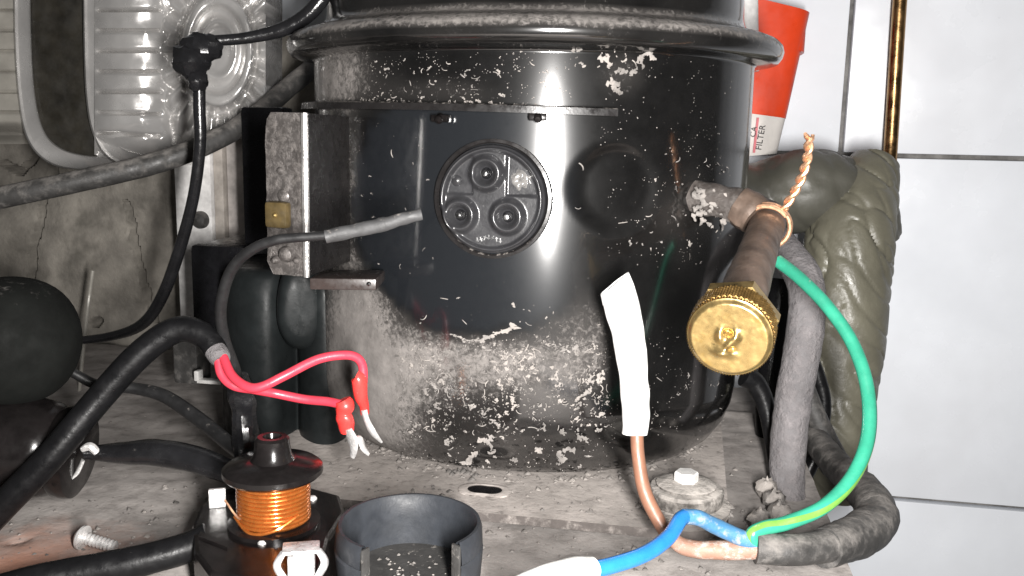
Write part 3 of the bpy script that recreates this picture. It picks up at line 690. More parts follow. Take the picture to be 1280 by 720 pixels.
gh = MB(); tube(gh, [(at(955, 285, 0.0), 0.0062), (at(985, 318, -0.03), 0.0064), (at(1008, 360, -0.045), 0.0066), (at(1004, 430, -0.05), 0.0066), (at(990, 510, -0.052), 0.0066), (at(984, 580, -0.055), 0.0064), (at(985, 632, -0.06), 0.0062), (at(985, 660, -0.065), 0.0062)], 22, 10, disp=lambda L, a, p: 1 + 0.05 * nz(p, 180) + 0.03 * nz(p, 500))
tag(gh.build('grey_hose', m_hose), 'dusty mauve grey hose hanging between the brass valve and the green wire', 'hose')
bh = MB(); tube(bh, [(at(930, 470, -0.03), 0.0042), (at(945, 480, -0.03), 0.004), (at(958, 510, -0.032), 0.0035), (at(964, 560, -0.036), 0.0022), (at(967, 605, -0.04), 0.0014)], 14, 8)
tag(bh.build('strap_and_shade', m_rub), 'short black strap and modelled hose shadow tapering down behind the dusty grey hose', 'strap')  # black taper also takes the place of the grey hose's shadow
bh = MB(); tube(bh, [(at(980, 350, 0.02), 0.006), (at(968, 430, 0.015), 0.0058), (at(960, 520, 0.01), 0.0055), (at(962, 580, 0.0), 0.005)], 14, 8)
tag(bh.build('black_hose', m_rub), 'black hose half hidden behind the dusty grey hose', 'hose')
bh = MB(); tube(bh, [(at(1000, 470, -0.01), 0.0042), (at(1020, 520, -0.012), 0.0042), (at(1045, 570, -0.015), 0.0042), (at(1072, 615, -0.02), 0.0042)], 14, 8)
tag(bh.build('slanting_tube', m_rubd), 'grey tube slanting down behind the green wire loop', 'tube')
bh = MB(); tube(bh, [(at(1012, 440, 0.008), 0.003), (at(1030, 500, 0.005), 0.003), (at(1022, 560, 0.003), 0.003), (at(1005, 600, 0.0), 0.003)], 12, 8)
tag(bh.build('black_lead', m_rub), 'thin black lead in the dark between the wrapped pipe and grey hose', 'cable')
# lump of dust at the foot of the hose
dl = MB()
for (cx, cy) in ((958, 610), (975, 640), (950, 650), (968, 625)):
    c = onz(cx, cy, 0.004)
    rows = []
    for i in range(9):
        a = math.pi * (i + 0.5) / 9; rows.append([c + V((math.sin(a) * math.cos(b_ * 0.52), math.sin(a) * math.sin(b_ * 0.52), math.cos(a) * 0.9)) * 0.0038 * (1 + 0.4 * noise.noise(c * 50 + V((math.sin(a) * math.cos(b_ * 0.52), math.sin(a) * math.sin(b_ * 0.52), math.cos(a))) * 3)) for b_ in range(12)])
    dl.grid(rows, closed_u=True); dl.fan(rows[0], c + EZ * 0.0047, True); dl.fan(rows[-1], c - EZ * 0.0047)
tag(dl.build('dust_lump', m_lint), 'clumped grey dust at the foot of the dusty grey hose', 'dust', kind='stuff')
# white pipe and orange carton behind the compressor
wpipe = MB(); tube(wpipe, [(at(935, 90, 0.075), 0.0052), (at(934, 20, 0.075), 0.0052), (at(933, -60, 0.075), 0.0052)], 16)
tag(wpipe.build('white_pipe', m_white), 'short pale pipe standing between the compressor dome and the orange carton', 'pipe')
cart = thing('filter_carton', 'orange red carton with a white printed bottom, leaning behind the compressor', 'carton', at(955, 200, 0.10))
CY = 0.10
b0 = at(936, 198, CY); b1 = at(974, 192, CY); k0_ = at(942, 139, CY); k1 = at(985, 148, CY); t0_ = at(951, -8, CY); t1 = at(1016, 14, CY)
def cx_ring(l, r):            # rounded-corner cross-section between two measured edges
    c = (l + r) / 2; h = (r - l) / 2; d = V((0.15, 1, 0)).normalized() * h.length * 0.9; out = []
    for k in range(32):
        a = 2 * math.pi * k / 32; ca, sa = math.cos(a), math.sin(a); e = 0.42
        out.append(c + d + h * math.copysign(abs(ca) ** e, ca) + d * math.copysign(abs(sa) ** e, sa))
    return out
def shift(p, q, u): return p.lerp(q, u)
l_ = lambda u: shift(k0_, t0_, u) ; r_ = lambda u: shift(k1, t1, u)
mbx = MB(); R_ = [cx_ring(l_(u / 8) - V((0.012, 0, 0)), r_(u / 8)) for u in range(9)]
mbx.grid(R_, closed_u=True); inner = [[p + (sum(R_[8], V()) / 32 - p) * 0.06 - EZ * (0.0 if k == 0 else 0.02) for p in R_[8]] for k in range(2)]
mbx.grid([R_[8], inner[0], inner[1]], closed_u=True); mbx.fan(inner[1], sum(inner[1], V()) / 32)
mbx.build('upper_sleeve', m_orange, cart, sharp=40)
mbx = MB(); R2 = [cx_ring(shift(b0, k0_, u / 6) - V((0.012, 0, 0)) + V((0, 0.0004, 0)), shift(b1, k1, u / 6) - V((0.0003, 0, 0))) for u in range(7)]
mbx.grid(R2, closed_u=True); mbx.fan(R2[0], sum(R2[0], V()) / 32, True); low = mbx.build('lower_sleeve', m_card, cart, sharp=40)
fy = CY - 0.0032
def face_pt(px, py):
    d = ray(px, py); n_ = (k1 - k0_).cross(b0 - k0_).normalized(); o_ = k0_ + V((0.0, -0.0016, 0)); return CAM + d * ((o_ - CAM).dot(n_) / d.dot(n_))
stq = MB(); slab(stq, face_pt(946, 147), face_pt(949, 147), face_pt(944, 191), face_pt(941, 191), 0.0003); stq.build('label_stripe', m_stripe, low, smooth=False)
def text_mesh(body, size, o, ax, ay, name, mat, parent):
    cu = bpy.data.curves.new('txt', 'FONT'); cu.body = body; cu.size = size; cu.extrude = 0.0
    to = bpy.data.objects.new('txt', cu); COL.objects.link(to)
    dg = bpy.context.evaluated_depsgraph_get(); me = bpy.data.meshes.new_from_object(to.evaluated_get(dg))
    m_ = MB(); n_ = ax.cross(ay)
    m_.add([o + ax * v.co.x + ay * v.co.y for v in me.vertices], [tuple(p.vertices) for p in me.polygons])
    bpy.data.objects.remove(to); bpy.data.curves.remove(cu)
    return m_.build(name, mat, parent, smooth=False)
ta = face_pt(951, 188); tb = face_pt(957, 155); tax = (tb - ta).normalized(); tay = (face_pt(943, 190) - face_pt(950.5, 191)).normalized()
text_mesh('FILTER', 0.0044, ta - V((0, 0.0006, 0)), tax, tay, 'label_lettering', m_ink, low)
ta = face_pt(943.5, 172); text_mesh('CA', 0.0040, ta - V((0, 0.0006, 0)), tax, tay, 'label_lettering', m_ink, low)

# ================================================================== LEFT BACKGROUND
up = thing('steel_upright', 'pale steel upright with a screw behind the black wire at the left', 'post', V((at(270, 330, 0.11).x, 0.11, 0)))
o_ = at(250, 260, 0.10); MB().frame_box(o_, E1, E2, EZ, -0.014, 0.0065, 0, 0.02, -0.14, 0.055, 0.001).build('flange', m_white, up)
MB().frame_box(o_, E1, E2, EZ, 0.007, 0.0125, 0.002, 0.02, -0.13, 0.06, 0.001).build('web', m_beige, up)
MB().frame_box(o_, E1, E2, EZ, 0.013, 0.027, 0.005, 0.02, -0.13, 0.062, 0.001).build('edge_strip', M('pale_strip', (0.42, 0.39, 0.37), 0.7, dust=0.1), up)
sh_ = at(250, 275, 0.0985); sn = -E2
sc_ = MB().lathe(sh_, sn, [(0.0046, -0.002), (0.0046, 0.0005), (0.0036, 0.0024), (0.0001, 0.0032)], 24).build('screw', m_rubd, up)

# ribbed plastic housing, upper left
hs = thing('ribbed_housing', 'ribbed silvery plastic housing with a dark centre panel behind the hose', 'housing', at(150, 205, 0.12))
HY = 0.075
def hp(px, py, d): return at(px, py, HY - d)
# ribbed bulge + fluted disc as one shell
def hh(px, py):
    # half-round bulge between 118 and 212
    yb = py
    fade = 1 - sst(150, 212, py)
    bul = 0.020 * math.sqrt(max(0, 1 - ((px - 158) / 60) ** 2)) * (0.25 + 0.75 * fade)
    gy = py - 0.0011 * max(0, py - 110) * (px - 118) * 0.9
    rib = abs(((gy / 25.5) % 1) - 0.5) * 2
    bul += (0.0036 * sst(0.0, 0.22, rib) - 0.0036) * sst(118, 126, px) * (1 - sst(196, 206, px))
    dx = (px - 272) / 50; dy = (py - 62) / 80; r = math.hypot(dx, dy)
    an = math.atan2(dy, dx)
    disc = 0.012 * (1 - sst(0.85, 1.0, r)) - 0.005 * (1 - sst(0.62, 0.74, r)) + 0.0025 * math.exp(-((r - 0.45) / 0.08) ** 2)
    fl_ = 0.0045 * sst(0.98, 1.08, r) * (1 - sst(1.5, 1.75, r)) * (0.5 + 0.5 * math.cos(an * 22)) ** 0.7
    base = 0.010 * (1 - sst(1.35, 2.0, r))
    return max(bul, base + disc + fl_ if px > 196 else bul) + 0.0004 * noise.noise(V((px, py, 0)) * 0.06)
mb = MB(); rows = []
for i in range(111):
    py = -60 + 268 * i / 110; row = []
    xr = 332 - 120 * sst(120, 215, py) ** 1.5
    for j in range(131):
        px = 118 + (xr - 118) * j / 130
        row.append(hp(px, py, hh(px, py)))
    rows.append(row)
mb.grid(rows); bk = [[p + E2 * 0.0 + V((0, 0.03, 0)) for p in (r_2[0], r_2[-1])] for r_2 in (rows[0], rows[55], rows[-1])]
mb.grid(bk)
edge1 = [r_2[-1] for r_2 in rows]; mb.grid([edge1, [p + V((0, 0.03, 0)) for p in edge1]]); mb.grid([rows[-1], [p + V((0, 0.03, 0)) for p in rows[-1]]])
mb.build('ribbed_shell', m_clear, hs, sharp=60)
mb = MB(); mb.prism([hp(x, y, 0.006) for x, y in ((38, -60), (40, 60), (44, 130), (52, 170), (66, 192), (90, 198), (122, 198), (112, 150), (106, 60), (104, -60))], V((0, 0.01, 0))); mb.build('dark_panel', m_darkwin, hs, sharp=40)
def ribbon(pts, name):          # broad flat moulded rim: (px, py, depth, half width)
    q = spline(pts, 8); rows = []
    for i, (x, y, d, hw) in enumerate(q):
        a_ = q[max(i - 1, 0)]; b_ = q[min(i + 1, len(q) - 1)]; tx, ty = b_[0] - a_[0], b_[1] - a_[1]; l = math.hypot(tx, ty); nx, ny = -ty / l, tx / l
        rows.append([hp(x + nx * hw * u, y + ny * hw * u, d + e) for u, e in ((-1, -0.006), (-1, 0.001), (-0.85, 0.0026), (-0.6, 0.0018), (0.5, 0.0014), (0.8, 0.0024), (1, 0.001), (1, -0.006))])
    m_ = MB(); m_.grid(rows); m_.build(name, m_clear, hs, sharp=50)
ribbon([(27, -70, 0.006, 11), (28, 40, 0.006, 11), (33, 120, 0.006, 11), (44, 168, 0.006, 12), (66, 193, 0.006, 12), (100, 203, 0.006, 10), (150, 206, 0.004, 9)], 'panel_rim')
ribbon([(113, -70, 0.012, 10), (114, 40, 0.012, 10), (118, 120, 0.011, 11), (128, 166, 0.010, 12), (146, 192, 0.009, 11), (180, 202, 0.006, 9), (215, 198, 0.004, 7)], 'panel_rim')
mb = MB(); rows = []
for i in range(120):
    py = -60 + 240 * i / 119; rib = abs(((py / 25.5) % 1) - 0.5) * 2
    rows.append([hp(px, py, 0.004 + 0.002 * sst(0, 0.2, rib) - 0.003 * (20 - px) / 80 - 0.03 * sst(150, 182, py)) for px in (-60, -40, -20, 0, 12, 22, 26)])
mb.grid(rows); mb.grid([[r_2[-1] for r_2 in rows], [r_2[-1] + V((0, 0.03, 0)) for r_2 in rows]]); mb.build('ribbed_wall', m_cream, hs, sharp=60)

# dusty hose crossing
dh = MB(); tube(dh, [(at(-40, 255, -0.0), 0.0046), (at(20, 243, 0.0), 0.0046), (at(100, 226, 0.005), 0.0046), (at(200, 202, 0.015), 0.0046), (at(275, 172, 0.03), 0.0046), (at(325, 140, 0.045), 0.0046), (at(362, 108, 0.065), 0.0046), (at(410, 70, 0.09), 0.0046)], 18, 10, disp=lambda L, a, p: 1 + 0.03 * nz(p, 120))
tag(dh.build('dusty_hose', m_rubd), 'dusty black hose sloping up across the front of the ribbed housing', 'hose')
# taped black wire
tw_ = thing('taped_wire', 'thin black wire with a lumpy taped joint hanging in front of the ribbed housing', 'wire', at(100, 430, 0.02))
wv = MB(); tube(wv, [(at(420, -35, -0.02), 0.0030), (at(395, 8, -0.02), 0.0030), (at(360, 34, -0.02), 0.0028), (at(310, 47, -0.022), 0.0022), (at(262, 51, -0.025), 0.0020)], 12, 10); wv.build('upper_lead', m_rubg, tw_)
wv = MB(); tube(wv, [(at(249, 85, -0.025), 0.0024), (at(249, 130, -0.025), 0.0023), (at(250, 180, -0.024), 0.0022), (at(242, 245, -0.02), 0.0022), (at(225, 310, -0.012), 0.0024), (at(203, 370, -0.002), 0.0025), (at(178, 405, 0.004), 0.0024), (at(140, 420, 0.01), 0.0020), (at(90, 426, 0.012), 0.0017), (at(40, 428, 0.012), 0.0017)], 14, 10); wv.build('lower_lead', m_rubg, tw_)
kt = MB(); kc = at(242, 76, -0.026)
for (px, py, r, sx) in ((240, 76, 0.0064, 1.0), (252, 60, 0.0050, 1.5), (247, 100, 0.0046, 0.8), (232, 72, 0.0042, 0.9), (262, 62, 0.0030, 1.3)):
    c = at(px, py, -0.026); rows = []
    for i in range(12):
        a = math.pi * (i + 0.5) / 12; row = []
        for j in range(18):
            b_ = j * 2 * math.pi / 18; d = V((math.sin(a) * math.cos(b_) * sx, math.sin(a) * math.sin(b_), math.cos(a)))
            row.append(c + d * r * (1 + 0.22 * noise.noise(d * 2.2 + c * 40) + 0.1 * (1 if noise.noise(d * 3 + c * 20) > 0 else 0)))
        rows.append(row)
    kt.grid(rows, closed_u=True); kt.fan(rows[0], c + EZ * r, True); kt.fan(rows[-1], c - EZ * r)
kt.build('tape_joint', m_rubg, tw_, sharp=25)

# ================================================================== BLACK MOULDINGS LEFT OF THE COMPRESSOR
cv = thing('relay_cover', 'dark grey plastic cover standing on the tray left of the compressor', 'cover', onz(345, 545, 0))
def cov_row(z, s):
    pts = []
    xs = [(-0.126, 0.03), (-0.128, -0.004), (-0.125, -0.014), (-0.118, -0.023), (-0.110, -0.0275), (-0.102, -0.026), (-0.0985, -0.017), (-0.0965, -0.0115), (-0.0935, -0.019), (-0.0885, -0.0255), (-0.084, -0.0285), (-0.079, -0.0275), (-0.076, -0.021), (-0.0755, -0.010), (-0.078, 0.03)]
    for x, y in xs: pts.append(V((-0.095 + (x + 0.095) * s, 0.0 + y * s, z)))
    return pts
zt = at(340, 338, -0.02).z
rows = [cov_row(z, s) for z, s in ((0.0, 1.0), (0.004, 1.03), (0.02, 1.02), (zt * 0.55, 1.0), (zt - 0.008, 0.98), (zt - 0.003, 0.95), (zt, 0.86))]
mb = MB()
sm_rows = []
for r_2 in rows:
    q = spline([tuple(p) for p in r_2 + [r_2[0]]], 5)[:-1]; sm_rows.append([V(p) for p in q])
mb.grid(sm_rows, closed_u=True); mb.fan(sm_rows[-1], sum(sm_rows[-1], V()) / len(sm_rows[-1])); cvo = mb.build('shell', m_cover, cv, sharp=60)
pd = MB(); cc = at(377, 392, -0.0285); rows = []
for i in range(14):
    r = (i + 1) / 14; rows.append([cc + V((0.0100 * r * math.copysign(abs(math.cos(a)) ** 0.8, math.cos(a)), -0.0016 * (1 - r ** 6) + 0.004 * (r ** 6) + 0.003 * math.cos(a) * r, 0.0175 * r * math.sin(a) + 0.004 * r * abs(math.sin(a)) * (1 if math.sin(a) > 0 else 0.6))) for a in [2 * math.pi * j / 40 for j in range(40)]])
pd.grid(rows, closed_u=True); pd.fan(rows[0], cc + V((0, -0.0016, 0)))
pd.build('raised_pad', m_cover, cv)
bbx = thing('black_box', 'plain black plastic box with a tall dark sheet added for shade behind the dark grey relay cover', 'box', at(270, 430, 0.03))
MB().frame_box(at(266, 375, 0.02), E1, E2, EZ, -0.0105, 0.016, 0, 0.045, -0.03, 0.0245, 0.003).build('housing', m_blackp, bbx)
MB().frame_box(at(318, 320, 0.03), E1, E2, EZ, -0.0050, 0.0150, 0, 0.012, -0.04, 0.066, 0.002).build('shade_sheet', m_blackp, bbx)  # black sheet added to give the deep shadow beside the bracket
clp = MB(); c = at(262, 478, -0.002); clp.frame_box(c, E1, E2, EZ, -0.006, 0.005, 0, 0.004, -0.0008, 0.0008, 0.0004); clp.frame_box(c, E1, E2, EZ, -0.0072, -0.005, 0, 0.004, 0.0, 0.0045, 0.0006)
tag(clp.build('metal_clip', m_edge), 'small shiny metal clip below the thick black cable end', 'clip')
bb = MB().frame_box(at(228, 455, 0.012), E1, E2, EZ, -0.0045, 0.007, 0, 0.012, -0.009, 0.014, 0.0012)
tag(bb.build('dusty_block', m_rubd), 'small dusty grey block under the thick black cable', 'block')

# overload lead with grey sleeve
ol = thing('overload_lead', 'loose grey wire with a frayed sleeve pointing at the compressor terminal', 'wire', onz(310, 560, 0))
wv = MB(); tube(wv, [(at(415, 294, -0.106), 0.0013), (at(385, 296, -0.106), 0.0014), (at(345, 300, -0.106), 0.0015), (at(312, 314, -0.104), 0.0016), (at(288, 340, -0.10), 0.0017), (at(276, 385, -0.095), 0.0018), (at(281, 425, -0.09), 0.0018), (at(294, 462, -0.085), 0.0018), (at(302, 500, -0.08), 0.0018), (at(306, 545, -0.08), 0.0018)], 12, 10); wv.build('conductor', m_gwire, ol)
wv = MB(); tube(wv, [(at(407, 296, -0.106), 0.0020), (at(440, 289, -0.105), 0.0021), (at(478, 281, -0.104), 0.0022), (at(486, 279, -0.104), 0.0020), (at(505, 273, -0.103), 0.0019), (at(527, 268, -0.102), 0.0017)], 14, 10, disp=lambda L, a, p: 1 + 0.14 * nz(p, 330)); wv.build('sleeve', m_gsleeve, ol)
wv = MB(); tube(wv, [(at(298, 470, -0.084), 0.0034), (at(303, 500, -0.082), 0.0044), (at(306, 535, -0.082), 0.0040), (at(312, 575, -0.085), 0.0046), (at(318, 590, -0.09), 0.004)], 14, 8, disp=lambda L, a, p: 1 + 0.35 * nz(p, 190)); wv.build('tape_wrapping', m_rubg, ol, sharp=20)

# thick cable with two pink wires
tk = thing('two_wire_cable', 'thick black cable ending in two pink red wires with red crimp terminals', 'cable', onz(30, 640, 0))
wv = MB(); tube(wv, [(at(-50, 690, -0.112), 0.0046), (at(0, 636, -0.112), 0.0045), (at(60, 574, -0.108), 0.0044), (at(125, 497, -0.10), 0.0043), (at(178, 440, -0.095), 0.0043), (at(222, 412, -0.092), 0.0042), (at(256, 420, -0.092), 0.0040), (at(272, 443, -0.094), 0.0036)], 18, 10); wv.build('outer_sheath', m_rub, tk)
wv = MB(); tube(wv, [(at(269, 438, -0.0945), 0.0034), (at(275, 447, -0.096), 0.0033), (at(277, 452, -0.097), 0.0026)], 16, 4); wv.build('sheath_end', m_hose, tk)
PW = [[(279, 446, -0.097), (289, 468, -0.102), (306, 482, -0.106), (325, 484, -0.107), (355, 470, -0.105), (395, 450, -0.100), (425, 444, -0.097), (444, 446, -0.095), (453, 457, -0.094), (454, 478, -0.094)],
      [(273, 449, -0.097), (277, 468, -0.099), (292, 482, -0.100), (318, 487, -0.099), (345, 492, -0.096), (380, 499, -0.095), (410, 502, -0.096), (428, 506, -0.098)]]
for w_ in PW:
    wv = MB(); tube(wv, [(at(x, y, Y), 0.00145) for x, y, Y in w_], 14, 10); wv.build('pink_wire', m_pink, tk)
wv = MB(); tube(wv, [(at(446, 470, -0.0945), 0.0027), (at(449, 474, -0.0945), 0.0031), (at(451, 494, -0.094), 0.0027), (at(455, 506, -0.093), 0.0020), (at(456, 516, -0.092), 0.0018)], 16, 8, flat=0.8); cr1 = wv.build('crimp_sleeve', m_red, tk)
wv = MB(); tube(wv, [(at(455, 512, -0.094), 0.0014), (at(458, 524, -0.094), 0.0014), (at(466, 540, -0.094), 0.0016), (at(477, 553, -0.093), 0.0006)], 10, 6, flat=0.6); wv.build('spade', m_tin, cr1)
wv = MB(); tube(wv, [(at(428, 500, -0.098), 0.0026), (at(431, 507, -0.098), 0.0032), (at(430, 516, -0.098), 0.0026), (at(431, 524, -0.098), 0.0030), (at(434, 538, -0.097), 0.0024)], 16, 8, flat=0.9, disp=lambda L, a, p: 1 + 0.12 * nz(p, 400)); cr2 = wv.build('crimp_sleeve', m_red, tk)
wv = MB(); tube(wv, [(at(435, 536, -0.0995), 0.0020), (at(440, 548, -0.0995), 0.0028), (at(442, 560, -0.0995), 0.0020), (at(440, 571, -0.099), 0.0012)], 10, 6, flat=0.4); wv.build('spade', m_tin, cr2)
wv = MB(); tube(wv, [(at(440, 550, -0.0995), 0.0013), (at(449, 548, -0.1), 0.0016), (at(454, 560, -0.1), 0.0015), (at(461, 568, -0.0995), 0.0008)], 10, 6, flat=0.5); wv.build('spade_wing', m_tin, cr2)

# ================================================================== CAPACITOR LEFT
bc = at(8, 430, -0.085)
boot = MB().lathe(V((bc.x, bc.y, bc.z - 0.018)), V((0.08, 0.05, 1)), [(max(0.0001, 0.0206 * math.sin(rad(a)) ** 0.85), 0.019 - 0.0208 * math.cos(rad(a))) for a in range(28, 181, 8)] + [(0.0001, 0.0398)], 56)
tag(boot.build('rubber_boot', M('matte_black_rubber', (0.006, 0.0065, 0.006), 0.8, spec=0.1, var=0.35, vs=100, dust=0.0, up=0.3, dcol=(0.08, 0.075, 0.07), ds=300, bump=0.25)), 'matt black domed rubber boot above the glossy black capacitor', 'boot')
cpn = thing('capacitor', 'glossy black round capacitor lying behind the thick black cable', 'capacitor', onz(40, 610, 0))
cax = V((0.97, 0.06, -0.12)).normalized(); ce = at(104, 566, -0.088)
MB().lathe(ce, -cax, [(0.0001, 0.0), (0.013, 0.0), (0.0148, 0.001), (0.0152, 0.003), (0.0150, 0.006), (0.0140, 0.0075), (0.0150, 0.009), (0.0160, 0.012), (0.0165, 0.03), (0.0165, 0.07)], 48).build('can', m_bake, cpn)
tb_ = MB(); tube(tb_, [(at(104, 575, -0.093), 0.0012), (at(97, 590, -0.094), 0.0013), (at(90, 598, -0.095), 0.0006)], 8, 5, flat=0.4); tb_.build('terminal_tab', m_tin, cpn)
tb_ = MB(); tube(tb_, [(at(103, 562, -0.092), 0.0010), (at(113, 558, -0.092), 0.0014), (at(122, 566, -0.092), 0.0012)], 8, 5); tb_.build('solder_joint', m_tin, cpn)

# small cables on the tray
wv = MB(); tube(wv, [(at(108, 566, -0.090), 0.0024), (at(150, 566, -0.090), 0.0040), (at(200, 566, -0.092), 0.0050), (at(250, 576, -0.094), 0.0048), (at(292, 592, -0.098), 0.0042), (at(315, 602, -0.102), 0.004)], 16, 8, flat=0.85, disp=lambda L, a, p: 1 + 0.08 * nz(p, 150))
tag(wv.build('taped_cable', m_rubg), 'glossy black taped cable running from the capacitor to the copper coil', 'cable')
wv = MB(); tube(wv, [(at(70, 452, -0.06), 0.0016), (at(95, 468, -0.06), 0.0017), (at(125, 482, -0.058), 0.0019), (at(165, 485, -0.056), 0.0021), (at(205, 495, -0.058), 0.0024), (at(250, 525, -0.066), 0.0026), (at(288, 556, -0.078), 0.0026), (at(310, 572, -0.085), 0.0026)], 12, 10)
tag(wv.build('thin_cable', m_gwire), 'thin dusty black cable passing behind the thick black cable', 'cable')
wv = MB(); tube(wv, [(at(-60, 756, -0.150), 0.0044), (at(40, 728, -0.146), 0.0044), (at(110, 714, -0.142), 0.0044), (at(180, 700, -0.138), 0.0043), (at(235, 684, -0.134), 0.0042), (at(262, 670, -0.132), 0.004)], 18, 8, disp=lambda L, a, p: 1 + 0.03 * nz(p, 200))
tag(wv.build('relay_cable', m_rub), 'thick black cable leaving the base of the coil relay across the bare tray', 'cable')
rodp = [(at(116, 338, 0.105), 0.0009), (at(108, 400, 0.100), 0.0010), (at(98, 500, 0.048), 0.0009)]
wv = MB(); tube(wv, rodp, 8, 6); tag(wv.build('thin_rod', m_cream), 'thin pale rod leaning on the cracked insulation board', 'rod')

# ================================================================== COIL RELAY
rl = thing('coil_relay', 'black starting relay with a bright copper coil and flanged knob standing on the tray', 'relay', onz(345, 700, 0))
zb = 0.016; cc = onz(343, 655, zb); 
base = MB(); poly = [onz(x, y, 0.016) - EZ * 0.016 for x, y in ((240, 655), (250, 632), (272, 612), (300, 606), (380, 606), (425, 618), (432, 640), (412, 672), (400, 720), (335, 728), (262, 716), (243, 690))]
base.prism(poly, EZ * 0.016); bo_ = base.build('base', m_bake, rl, smooth=False)
bv = bo_.modifiers.new('bevel', 'BEVEL'); bv.width = 0.0012; bv.segments = 2
rb = MB(); slab(rb, onz(250, 664, 0.0166), onz(284, 678, 0.0166), onz(284, 684, 0.0166), onz(248, 670, 0.0166), 0.0015); rb.build('base_rib', m_bake, bo_, smooth=False)
MB().lathe(cc, EZ, [(0.0128, -0.001), (0.0128, 0.0012), (0.0096, 0.0016)], 48).build('lower_flange', m_bake, rl)
wi = MB(); pf = [(0.0092, 0.001)]
nturn = 11
for k in range(nturn):
    for q in range(7): a = math.pi * q / 6; pf.append((0.0096 + 0.00062 * math.sin(a), 0.0018 + 0.00118 * (k + (1 - math.cos(a)) / 2)))
pf.append((0.0092, 0.0018 + 0.00118 * nturn))
wi.lathe(cc, EZ, pf, 64, rfun=lambda a, k, z: 1 + 0.004 * math.sin(a * 2 + z * 900)); wio = wi.build('copper_winding', m_enam, rl, sharp=60)
xw = MB(); tube(xw, [(cc + V((-0.0098, -0.0045, 0.004)), 0.0004), (cc + V((-0.004, -0.0098, 0.0016)), 0.0005), (cc + V((0.003, -0.0103, 0.0028)), 0.0005), (cc + V((0.0085, -0.0062, 0.0056)), 0.0005)], 8, 6); xw.build('cross_turn', m_enam, wio)
xw = MB(); tube(xw, [(at(281, 625, cc.y - 0.004), 0.0003), (at(296, 646, cc.y - 0.006), 0.0003), (at(302, 648, cc.y - 0.007), 0.0003)], 8, 6); tube(xw, [(at(299, 656, cc.y - 0.006), 0.0003), (at(302, 630, cc.y - 0.006), 0.0003), (at(298, 605, cc.y - 0.004), 0.0003)], 8, 6); xw.build('coil_end', m_cuwire, wio)
fz = 0.0018 + 0.00118 * nturn
MB().lathe(cc + EZ * fz, EZ, [(0.009, -0.0004), (0.0130, 0.0), (0.0138, 0.0008), (0.0138, 0.0022), (0.0126, 0.0032), (0.0062, 0.0046), (0.0052, 0.0062), (0.0047, 0.0095), (0.0047, 0.0105), (0.0040, 0.0112), (0.0026, 0.0112), (0.0022, 0.0098), (0.0001, 0.0096)], 56).build('flanged_knob', m_bake, rl)
tbm = MB(); c = onz(272, 634, 0.016); tbm.frame_box(c, V((0.95, 0.3, 0)).normalized(), V((-0.3, 0.95, 0)).normalized(), EZ, -0.0024, 0.0024, -0.0008, 0.0008, 0, 0.0058, 0.0004); tbm.build('contact_tab', m_tin, rl)
for px, py in ((328, 679), (391, 624)): MB().lathe(onz(px, py, 0.016), EZ, [(0.0013, -0.001), (0.0013, 0.0004), (0.0008, 0.001), (0.0001, 0.0011)], 16).build('rivet', m_tin, rl)
c = onz(377, 716, 0.016); cl = MB(); ax = V((0.97, 0.2, 0)).normalized(); ay = V((-0.2, 0.97, 0)).normalized()
cl.frame_box(c, ax, ay, EZ, -0.0046, 0.0046, -0.003, 0.003, 0.0062, 0.0072, 0.0004); cl.frame_box(c, ax, ay, EZ, -0.0020, 0.0020, -0.004, -0.003, 0, 0.0068, 0.0004)
m_clip = M('clip_metal', (0.66, 0.65, 0.65), 0.35, 0.6, var=0.35, vs=400, bump=0.6, bsc=500)
cl.frame_box(c, ax, ay, EZ, -0.0034, 0.0034, -0.0030, 0.0022, 0, 0.0060, 0.0009)
clo = cl.build('spring_clip', m_clip, rl)
for s in (-1, 1):
    cl = MB(); tube(cl, [(c + ax * s * 0.0042 + EZ * 0.0066 - ay * 0.0015, 0.0010), (c + ax * s * 0.0058 + EZ * 0.0040 - ay * 0.003, 0.0012), (c + ax * s * 0.0044 + EZ * 0.0010 - ay * 0.0035, 0.0012), (c + ax * s * 0.0022 - EZ * 0.002 - ay * 0.0035, 0.0010)], 10, 8, flat=0.6); cl.build('clip_ear', m_clip, clo)

# ================================================================== RUBBER CUP
cz = 0.020; c0 = onz(512, 652, 0.026)
c0 = V((c0.x, c0.y, 0))
cup = thing('overload_cup', 'grey round plastic cup with a notch cut in its front, beside the copper coil relay', 'cup', c0)
RR = 0.0190; tocam = V((CAM.x - c0.x + 0.006, CAM.y - c0.y, 0)).normalized(); gap = 0.70
MB().lathe(c0, EZ, [(0.0001, 0.0), (0.0165, 0.0), (0.0182, 0.004), (0.0186, 0.0118), (0.0178, 0.0124), (0.0145, 0.0121), (0.0001, 0.0117)], 64).build('base', m_cupo, cup)
MB().lathe(c0, EZ, [(0.0162, 0.0121), (0.0187, 0.0119), (0.0193, 0.0195), (0.0190, 0.0201), (0.0193, 0.0206), (0.0190, 0.0245), (0.0184, 0.0262), (0.0176, 0.0262), (0.0168, 0.0250), (0.0165, 0.0200), (0.0162, 0.0121)], 72, a0=gap, a1=2 * math.pi - gap, ref=tocam, rfun=lambda a, k, z: 1 + 0.006 * math.sin(a * 5 + k)).build('collar', m_cup, cup)
for s in (-1, 1):
    a = s * gap; u = tocam; w_ = EZ.cross(u); d = u * math.cos(a) + w_ * math.sin(a); tg = EZ.cross(d)
    e = MB(); e.frame_box(c0, d, tg, EZ, 0.0160, 0.0188, -0.0004, 0.0004, 0.0122, 0.0254, 0.0003); e.build('notch_edge', m_cupo, cup)
cr_ = MB()
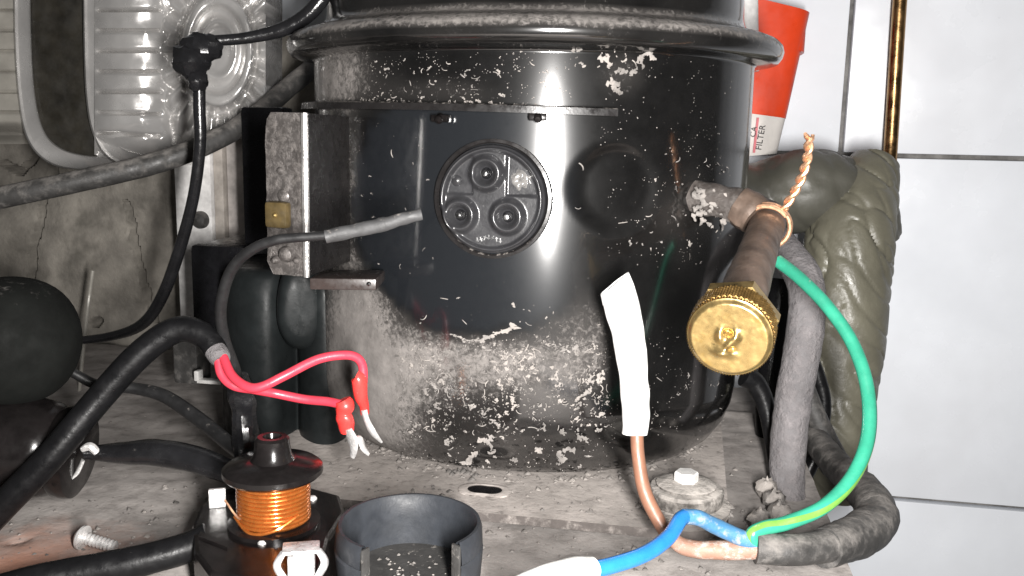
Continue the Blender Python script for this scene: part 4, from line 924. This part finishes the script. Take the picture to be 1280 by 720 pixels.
for _ in range(70):
    a = random.random() * 6.28; r = 0.013 * math.sqrt(random.random()); p = c0 + V((r * math.cos(a), r * math.sin(a) - 0.002, 0.0121)); n = 6; s = random.uniform(0.0002, 0.0007)
    cr_.fan([p + V((math.cos(6.28 * i / n), math.sin(6.28 * i / n), 0)) * s * random.uniform(0.5, 1.2) for i in range(n)], p + EZ * s * 0.8)
tag(cr_.build('crumbs', m_lint, cup, sharp=0), None, None, kind='stuff')

# ================================================================== LOOSE SCREW
sp = onz(104, 672, 0.0035); se = onz(145, 684, 0.0016); sa = (se - sp).normalized(); ln = (se - sp).length
scw = thing('loose_screw', 'small loose silver screw lying on the tray', 'screw', V((sp.x, sp.y, 0)))
MB().lathe(sp, sa, [(0.0001, -0.0021), (0.0022, -0.0018), (0.0036, -0.0006), (0.0037, 0.0002), (0.0014, 0.0004)], 24).build('head', M('screw_zinc', (0.70, 0.69, 0.68), 0.34, 0.6, var=0.3, vs=500), scw)
pf = [(0.0013, 0.0)]
nt_ = 9
for k in range(nt_): pf += [(0.0013, (k + 0.1) * ln / nt_), (0.00185, (k + 0.45) * ln / nt_), (0.00185, (k + 0.6) * ln / nt_), (0.0013, (k + 0.95) * ln / nt_)]
pf += [(0.0001, ln)]
MB().lathe(sp, sa, pf, 20).build('threaded_shank', bpy.data.materials['screw_zinc'], scw, sharp=20)

# crumbs and lint on plate and tray
mb = MB()
for _ in range(900):
    x = random.uniform(-0.12, 0.10); y = random.uniform(-0.135, -0.062) if random.random() < 0.75 else random.uniform(-0.13, 0.08)
    p = lw(x, y, 0.0045 if (-0.09 < y and -0.09 < x < 0.076) else 0.0005)
    if (p - V((c0.x, c0.y, p.z))).length < 0.021 or (p - V((sc.x, sc.y, p.z))).length < 0.009: continue
    n = random.randint(5, 8); s = 0.0002 + 0.0011 * random.random() ** 3
    mb.fan([p + V((math.cos(6.28 * i / n), math.sin(6.28 * i / n), 0)) * s * random.uniform(0.4, 1.3) for i in range(n)], p + EZ * s * 0.7)
for _ in range(420):       # fluff gathered along the foot of the shell and round the bolt
    if random.random() < 0.8:
        t = random.uniform(-1.5, 1.4); q = bs(t, 0, -0.013 + random.gauss(0, 0.0035)); p = V((q.x, q.y, 0.0046))
    else:
        a = random.random() * 6.28; p = V((fc.x + 0.0155 * math.cos(a), fc.y + 0.0155 * math.sin(a), 0.0046))
    n = random.randint(6, 10); s = 0.0003 + 0.0013 * random.random() ** 2.5
    mb.fan([p + V((math.cos(6.28 * i / n), math.sin(6.28 * i / n), 0)) * s * random.uniform(0.3, 1.4) for i in range(n)], p + EZ * s * random.uniform(0.5, 1.1))
for _ in range(500):
    p = onz(random.uniform(0, 420), random.uniform(500, 720), 0.0003); n = 6; s = 0.00015 + 0.0007 * random.random() ** 3
    mb.fan([p + V((math.cos(6.28 * i / n), math.sin(6.28 * i / n), 0)) * s * random.uniform(0.4, 1.3) for i in range(n)], p + EZ * s * 0.6)
tag(mb.build('floor_lint', m_lint, sharp=0), 'scattered crumbs of grey dust on the tray and mounting plate', 'dust', kind='stuff')
